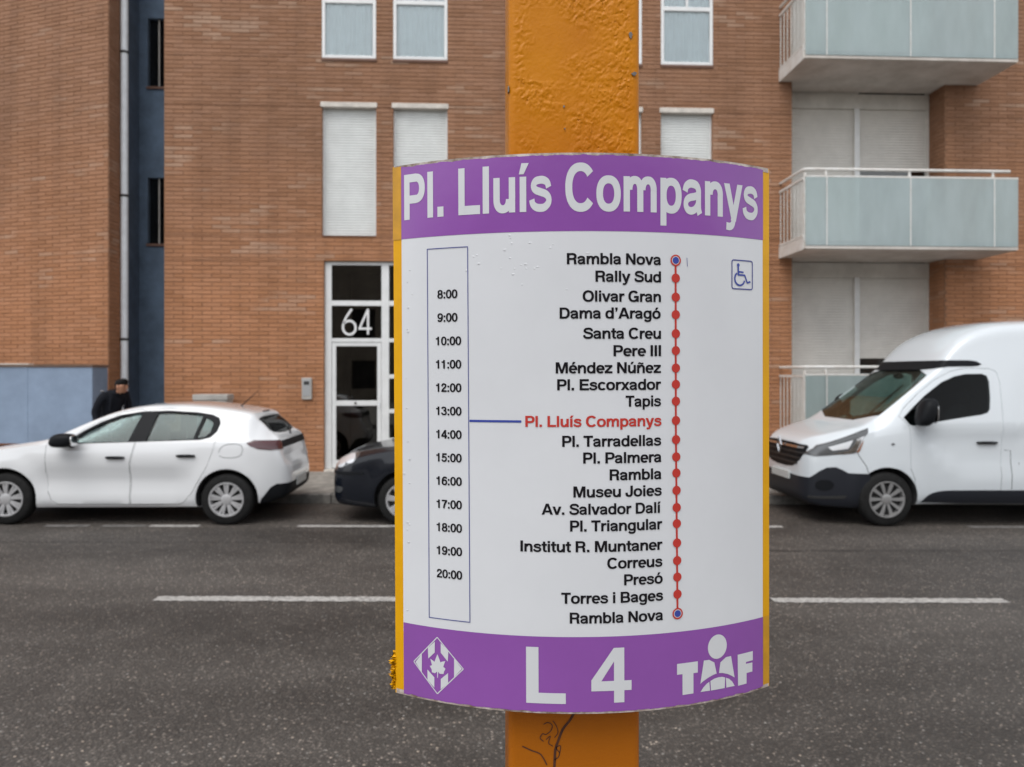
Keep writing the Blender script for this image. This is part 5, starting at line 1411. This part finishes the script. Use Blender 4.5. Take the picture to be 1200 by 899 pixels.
STOPS = [('Rambla Nova', -21.3, 66.3, 101.1, 96.4), ('Rally Sud', 4.6, 66.3, 117.0, 112.8), ('Olivar Gran', -7.1, 66.2, 135.1, 130.4), ('Dama d’Aragó', -28.0, 65.9, 150.5, 146.5),
 ('Santa Creu', -6.9, 66.2, 168.9, 164.1), ('Pere III', 21.0, 66.2, 184.8, 179.8), ('Méndez Núñez', -31.7, 66.1, 200.3, 195.9), ('Pl. Escorxador', -30.4, 66.1, 215.7, 211.0),
 ('Tapis', 32.2, 66.1, 231.0, 226.6), ('Pl. Lluís Companys', -59.6, 66.5, 249.1, 244.5), ('Pl. Tarradellas', -26.0, 66.2, 267.2, 262.2), ('Pl. Palmera', -7.0, 66.4, 282.5, 278.2),
 ('Rambla', 17.2, 66.4, 298.1, 293.2), ('Museu Joies', -16.0, 66.7, 313.4, 309.3), ('Av. Salvador Dalí', -44.9, 65.7, 329.2, 325.3), ('Pl. Triangular', -19.1, 67.1, 344.5, 340.2),
 ('Institut R. Muntaner', -64.5, 67.2, 363.4, 358.2), ('Correus', 14.8, 67.2, 379.0, 374.6), ('Presó', 30.4, 67.5, 394.6, 389.9), ('Torres i Bages', -27.3, 67.8, 410.5, 405.9), ('Rambla Nova', -19.6, 67.7, 428.7, 424.0)]
def disc(cx, cy, r0, r1=0, n=28):
    vs = []
    for k in range(n + 1):
        a = 2 * math.pi * k / n; vs += [(cx + r0 * math.cos(a), cy + r0 * math.sin(a)), (cx + r1 * math.cos(a), cy + r1 * math.sin(a))]
    return vs, [(2 * k, 2 * k + 2, 2 * k + 3, 2 * k + 1) for k in range(n)]
def stroke(pts, w):
    L = ribbon([Vector(p) for p in pts], w); return [tuple(p) for ab in L for p in ab], [(2 * k, 2 * k + 2, 2 * k + 3, 2 * k + 1) for k in range(len(L) - 1)]
print_shape('route_line', [stroke([(81.0 + max(0, (v - 250) / 180 * 1.5), v) for v in range(98, 424, 5)], 2.0)], M['red'], .0008)
for i, (t, a, b, base, dv) in enumerate(STOPS):
    print_text(t, a, b, base, 9.9, M['red'] if i == 9 else M['ink'], 'stop_lettering')
    du = 81.0 + max(0, (dv - 250) / 180 * 1.5)
    if i in (0, 20):
        print_shape('stop_dot', [disc(du, dv, 5.3, 3.9)], M['red'], .0011); print_shape('stop_dot', [disc(du, dv, 3.9, 0.01)], M['letterwhite'], .0010); print_shape('stop_dot', [disc(du, dv, 3.2, 0.01)], M['blue'], .0012)
    else: print_shape('stop_dot', [disc(du, dv, 4.25, 0.01)], M['red'], .0011)
for k, (lab, base) in enumerate(zip(['8:00', '9:00'] + ['%d:00' % h for h in range(10, 21)], [129.8 + 21.93 * i for i in range(13)])):
    print_text(lab, -144.6 if k < 2 else -146.4, -123.9 if k < 2 else -120.3, base, 8.0, M['ink'], 'hour_lettering')
print_shape('hours_frame', [stroke([(-155.2, 82.7), (-155.0, 257), (-154.9, 432.1)], .75), stroke([(-113.6, 82.7), (-113.2, 257), (-112.8, 432.1)], .75), stroke([(-155.5, 82.7), (-113.2, 82.7)], .75), stroke([(-155.2, 432.1), (-112.4, 432.1)], .75)], M['navy'])
print_shape('pointer_line', [stroke([(-112.4, 244.3), (-63.3, 244.3)], 2.1)], M['blue'])
print_shape('tick_mark', [stroke([(92.6, 93.5), (93.2, 101.5)], .5)], M['navy'])
# wheelchair pictogram
def rrect(x0, y0, x1, y1, r, w):
    pts = []
    for cx, cy, a0 in ((x1 - r, y0 + r, -90), (x1 - r, y1 - r, 0), (x0 + r, y1 - r, 90), (x0 + r, y0 + r, 180)):
        pts += [(cx + r * math.cos(R(a0 + 15 * k)), cy + r * math.sin(R(a0 + 15 * k))) for k in range(7)]
    return stroke(pts + [pts[0]], w)
print_shape('pictogram_frame', [rrect(143.3, 93.0, 169.6, 120.4, 2.0, 1.1)], M['navy'])
arcp = [(153.0 + 6.3 * math.cos(R(a)), 110.6 + 6.3 * math.sin(R(a))) for a in range(235, 5, -10)]
print_shape('pictogram', [disc(151.1, 97.6, 1.7, .01), stroke([(151.0, 98.5), (151.2, 107.0)], 1.9), stroke([(151.2, 103.9), (157.8, 104.3)], 1.5), stroke([(150.6, 106.9), (159.4, 107.0), (162.6, 114.0)], 1.7), stroke([(162.2, 114.2), (166.8, 112.9)], 1.7), stroke(arcp, 1.7)], M['blue'])
# city emblem: lozenge with bars and a vine leaf
W_ = M['letterwhite']
loz = [(-146.3, 450.1), (-119.5, 476.7), (-146.4, 503.8), (-172.2, 477.1)]
poly = lambda *p: (list(p), [tuple(range(len(p)))])
emb = [stroke([loz[i], loz[(i + 1) % 4]], .9) for i in range(4)]
emb += [poly((-156.4, 461.4), (-148.9, 454.5), (-149.0, 464.9), (-156.0, 471.6)), poly((-142.6, 455.1), (-134.6, 461.6), (-135.3, 471.6), (-142.6, 464.2)),
        poly((-163.1, 468.0), (-170.2, 477.3), (-163.2, 486.2)), poly((-128.8, 467.7), (-121.0, 476.7), (-128.9, 485.6)),
        poly((-157.0, 482.4), (-149.6, 488.6), (-149.6, 498.6), (-157.0, 492.2)), poly((-142.7, 489.2), (-135.1, 482.5), (-135.1, 492.0), (-142.8, 499.0))]
print_shape('city_emblem', emb, W_)
leaf = [(0, -10.8), (2.0, -6.5), (3.2, -3.4), (4.6, -4.4), (8.3, -5.4), (7.0, -2.2), (6.2, .2), (8.4, 1.8), (6.8, 5.0), (6.4, 7.0), (2.4, 7.4), (.7, 5.6), (.4, 11.6), (-.3, 11.6), (-.4, 5.6), (-2.6, 7.6), (-6.0, 7.2), (-6.2, 4.6), (-8.2, 1.6), (-5.8, .4), (-6.8, -2.6), (-7.6, -5.4), (-4.2, -3.8), (-3.0, -3.2), (-1.8, -6.8)]
print_shape('leaf_emblem', [poly(*[(-146.2 + a, 477.0 + b) for a, b in leaf])], W_)
# operator's letters with the round-headed figure in the middle
arc_o = lambda r, a0, a1: [(126.3 + r * 1.0 * math.cos(R(a)), 508.2 - r * math.sin(R(a))) for a in range(a0, a1, 6)]
tmf = [poly((81.8, 471.0), (103.6, 471.0), (103.6, 481.6), (98.9, 481.6), (98.9, 500.6), (87.4, 500.6), (87.4, 481.1), (81.8, 481.1)),
       poly((149.9, 471.9), (169.8, 471.9), (169.8, 480.8), (160.7, 480.8), (160.7, 482.6), (169.2, 482.9), (169.2, 491.7), (161.4, 491.7), (161.4, 501.9), (150.4, 501.9)),
       ([(125.6 + 10.9 * math.cos(R(a)), 460.2 + 11.5 * math.sin(R(a))) for a in range(0, 360, 10)], [tuple(range(36))])]
up_l = [(106.3, 492.7), (110.2, 471.2), (116.1, 471.4), (121.9, 474.7), (124.6, 485.6), (120.5, 486.3), (114.8, 488.2), (109.6, 490.6)]
up_r = [(146.0, 493.0), (141.6, 471.6), (135.4, 471.8), (128.9, 475.7), (127.2, 485.6), (131.5, 486.2), (137.6, 488.2), (142.6, 490.9)]
tmf += [poly(*up_l), poly(*up_r),
        poly((106.4, 500.3), (109.5, 496.6), (113.2, 493.6), (116.2, 492.1), (117.0, 500.6)), poly((118.0, 500.7), (117.4, 491.6), (122.0, 490.0), (126.5, 489.5), (131.0, 489.8), (134.4, 491.0), (134.0, 501.0)), poly((136.0, 501.0), (135.4, 491.4), (139.4, 493.2), (143.2, 496.6), (146.2, 501.2))]
print_shape('operator_logo', tmf, W_)
print_shape('line_number', [poly((-59.6, 450.9), (-48.2, 450.9), (-48.2, 492.8), (-23.4, 492.8), (-23.4, 502.5), (-59.6, 502.5))], W_)
print_shape('line_number', [poly((20.8, 451.7), (30.4, 451.7), (30.4, 502.0), (20.8, 502.0)), poly((-.1, 482.0), (37.2, 482.0), (37.2, 491.0), (-.1, 491.0)), poly((-.1, 482.4), (8.8, 482.4), (21.2, 463.5), (21.2, 451.7), (20.6, 451.7), (-.1, 481.0))], W_)
# blisters under the vinyl and clots of paint on the edge
rb = random.Random(11)
bl = MB()
for k in range(46):
    if k < 26: u, v = rb.gauss(-.075, .022), rb.gauss(.092, .018)
    else: u, v = rb.choice((-.181, -.178, -.176)) + rb.uniform(-.002, .004), rb.uniform(.09, .46)
    if abs(u) > .182 or not .073 < v < .438: continue
    c = Vector(curved(u, v, .0005)); rx, rz = rb.uniform(.0008, .0024), rb.uniform(.0006, .0012)
    vs_, fs_ = rbox(0, 0, 0, rx, .00016, rz, 2, 6); bl.add([(c.x + a, c.y + b, c.z + d) for a, b, d in vs_], fs_)
bo_ = on_panel('vinyl_blisters', bl, M['sticker'], 80); bo_['kind'] = 'stuff'
cl = MB()
for k in range(60):
    v = rb.gauss(.492, .008); u = -SA - abs(rb.gauss(0, .0016)); c = Vector(curved(-SA, v, -.004)); s_ = rb.uniform(.0009, .0027)
    vs_, fs_ = rbox(0, 0, 0, s_, s_, s_, 2, 5); cl.add([(c.x + a - abs(rb.gauss(0, .0022)), c.y + b + rb.uniform(-.004, .004), c.z + d) for a, b, d in vs_], fs_)
on_panel('paint_clots', cl, M['yellow'], 80)['kind'] = 'stuff'

# ---- door number 64
DN = {'6': [(34, 98), (22, 80), (11, 62), (4, 44), (1, 29), (5, 14), (14, 5), (25, 2), (38, 6), (46, 16), (48, 28), (45, 41), (36, 50), (25, 53), (13, 50), (4, 42)]}
dn = MB(); sc = .0046
def put(pts, ox, w, y): 
    L = ribbon([Vector(p) for p in pts], w / sc); vs = [(ox + p.x * sc, y, 2.47 + p.y * sc) for ab in L for p in ab]
    dn.add(vs, [(2 * k, 2 * k + 2, 2 * k + 3, 2 * k + 1) for k in range(len(L) - 1)])
six = spline(DN['6'], 4)
put(six, -2.275, .040, yd + .0280)
put([(1, 24), (50, 24)], -2.005, .038, yd + .0285); put([(3, 22), (36, 98)], -2.005, .036, yd + .0275); put([(36, 98), (36, 2)], -2.005, .038, yd + .0280)
sub(dn.build('door_number', M['whitealu'], None, fix=False), door)

# ------------------------------------------------------------------ person walking behind the white car, head bowed
M['skin'] = mat('skin', (0.36, 0.17, 0.10), 0.5, var=0.1, vscale=12)
M['hair'] = mat('black_hair', (0.006, 0.005, 0.005), 0.6, spec=0.15, bump=0.4, bscale=150)
M['jacket'] = mat('dark_jacket', (0.008, 0.009, 0.013), 0.8, spec=0.15, var=0.25, vscale=10, bump=0.5, bscale=22)
M['trousers'] = mat('dark_trousers', (0.018, 0.020, 0.030), 0.85, bump=0.3, bscale=25)
M['shoe'] = mat('black_shoe', (0.012, 0.012, 0.012), 0.5)
M['packgrey'] = mat('grey_strap', (0.16, 0.16, 0.165), 0.8)
per = empty('person', (-5.19, 11.25, road_z(-5.2) + 0.125))
tag(per, 'person in a dark jacket walking with head bowed behind the white hatchback', 'person')
J = [ # name, position (faces +x), radius x, y
 ('pelvis', (0, 0, .90), .125, .155), ('waist', (.0, 0, 1.03), .11, .14), ('chest', (.03, 0, 1.20), .125, .165), ('upper', (.08, 0, 1.325), .10, .15), ('neck', (.165, 0, 1.375), .055, .058), ('jaw', (.225, 0, 1.405), .062, .060), ('skull', (.250, 0, 1.472), .088, .072), ('crown', (.250, 0, 1.520), .066, .058),
]
nodes = []; edges = []
def nd(p, rx, ry, parent=None):
    nodes.append((p, rx, ry)); i = len(nodes) - 1
    if parent is not None: edges.append((parent, i))
    return i
prev = None
idx = {}
for n_, p, rx, ry in J: prev = idx[n_] = nd(p, rx, ry, prev)
for sd in (-1, 1):
    sh = nd((.07, sd * .19, 1.325), .062, .062, idx['upper']); el = nd((.03 + .05 * sd, sd * .245, 1.10), .048, .048, sh); wr_ = nd((.14 + .07 * sd, sd * .225, .89), .034, .034, el)
    pa = nd((.165 + .08 * sd, sd * .215, .82), .022, .040, wr_)
    for k, (dy, dx, ln) in enumerate(((-.030, .0, .070), (-.010, .0, .080), (.010, .0, .076), (.029, .0, .062))):
        f1 = nd((.172 + .08 * sd, sd * .215 + dy, .82 - .045), .010, .010, pa); nd((.160 + .08 * sd, sd * .210 + dy, .82 - .045 - ln * .6), .008, .008, f1)
    t1 = nd((.205 + .08 * sd, sd * .195, .80), .011, .011, pa); nd((.215 + .08 * sd, sd * .190, .765), .009, .009, t1)
    hp = nd((.0, sd * .095, .86), .095, .095, idx['pelvis']); kn = nd((.05 + .12 * sd, sd * .10, .48), .062, .062, hp); an = nd((-.05 + .14 * sd, sd * .10, .10), .042, .042, kn)
    he = nd((-.06 + .14 * sd, sd * .10, .045), .042, .042, an); nd((.10 + .14 * sd, sd * .115, .032), .036, .030, he)
me = bpy.data.meshes.new('body'); me.from_pydata([n_[0] for n_ in nodes], edges, [])
tmp = bpy.data.objects.new('tmp_body', me); col.objects.link(tmp)
md = tmp.modifiers.new('s', 'SKIN'); md.use_smooth_shade = True
if not me.skin_vertices: me.skin_vertices.new(name='')
for i, (p, rx, ry) in enumerate(nodes):
    sv = me.skin_vertices[0].data[i]; sv.radius = (rx, ry); sv.use_root = (i == 0)
sb = tmp.modifiers.new('d', 'SUBSURF'); sb.levels = 2; sb.render_levels = 2
bm_ = bpy.data.meshes.new_from_object(tmp.evaluated_get(bpy.context.evaluated_depsgraph_get()))
bpy.data.objects.remove(tmp)
for m in (M['jacket'], M['trousers'], M['skin'], M['shoe']): bm_.materials.append(m)
for p in bm_.polygons:
    c = p.center
    p.material_index = 2 if (c.z > 1.375 and c.x > .165) else (3 if c.z < .085 else (2 if (c.z < .88 and abs(c.y) > .165) else (0 if c.z > .84 else 1)))
bm_.shade_smooth()
body = link('body', bm_, None, per)
hx, hz = .250, 1.472
hr = MB(); v, f = rbox(0, 0, 0, .092, .080, .085, 2.1, 16)
v = [(hx - .026 + a, b, hz + .036 + c * .80 + .028 * max(0, a) / .09 - (.05 * min(1, -a / .06) if a < 0 and c < 0 else 0)) for a, b, c in v]
hr.add(v, f); hr.build('hair', M['hair'], per, 70)
fc = MB(); v, f = rbox(hx + .082, 0, hz - .022, .016, .013, .024, 2); fc.add(v, f); fc.build('nose', M['skin'], per, 70)
for sd in (-1, 1):
    MB().add(*rbox(hx - .012, sd * .077, hz - .012, .022, .010, .033, 2)).build('ear', M['skin'], per, 70)
    MB().add(*rbox(hx + .083, sd * .032, hz + .002, .010, .014, .007, 2, 8)).build('eye', M['hair'], per, 70)
    MB().add(*rbox(hx + .088, sd * .032, hz + .022, .008, .020, .005, 2, 8)).build('eyebrow', M['hair'], per, 70)
MB().add(*rbox(hx + .082, 0, hz - .072, .010, .025, .006, 2, 8)).build('mouth', mat('lips', (.25, .09, .07), .5), per, 70)
cl_ = MB(); v, f = rbox(0, 0, 0, .105, .115, .05, 2.4); cl_.add([(.105 + a - c * .3, b, 1.375 + c) for a, b, c in v], f); cl_.build('hood', M['jacket'], per, 70)
MB().add(*rbox(.00, -.13, 1.40, .035, .03, .016, 2)).build('collar_patch', M['packgrey'], per, 60)
per.rotation_euler = (0, 0, R(-28))
bpk = empty('backpack', (-5.19 - .13 * math.cos(R(28)), 11.25 + .13 * math.sin(R(28)), per.location.z + .93), (0, 0, R(-28)))
tag(bpk, 'dark rucksack on the back of the person behind the white hatchback', 'backpack')
v, f = rbox(0, 0, .20, .085, .14, .215, 3); MB().add([(a + .12 * (c - .2), b, c) for a, b, c in v], f).build('bag', M['jacket'], bpk, 60)
v, f = rbox(-.085, 0, .13, .03, .11, .10, 3); MB().add(v, f).build('pocket', M['jacket'], bpk, 60)
for sd in (-1, 1): MB().tube([(.10, sd * .10, .42), (.19, sd * .11, .455), (.28, sd * .115, .36), (.27, sd * .12, .2)], .017, 8).build('strap', M['jacket'], bpk, 60)

# ------------------------------------------------------------------ unseen house row added behind the camera to temper reflections and frontal light
ob = MB(); oh = []
for k in range(19):
    for fl in range(2):
        oh.append((2.0 + k * 4.0, 3.4 + k * 4.0, 0.9 + fl * 3.1, 2.6 + fl * 3.1, .2))
wall_core(ob, (40, -20), (-1, 0), (0, 1), 80, -.3, 8.4, oh, .2)
ob.add([(40, -20, 8.4), (-40, -20, 8.4), (-40, -28, 8.4), (40, -28, 8.4)], [(0, 1, 2, 3)])
ow = ob.build('added_buildings_behind_viewer', [mat('beige_render', (0.30, 0.25, 0.20), .9, var=.2, vscale=.6), M['concrete']])
tag(ow, kind='structure')
for H_ in oh:
    box_obj('window', M['dark'], ow, 40 - H_[1], 40 - H_[0], -20.22, -20.20, H_[2], H_[3])
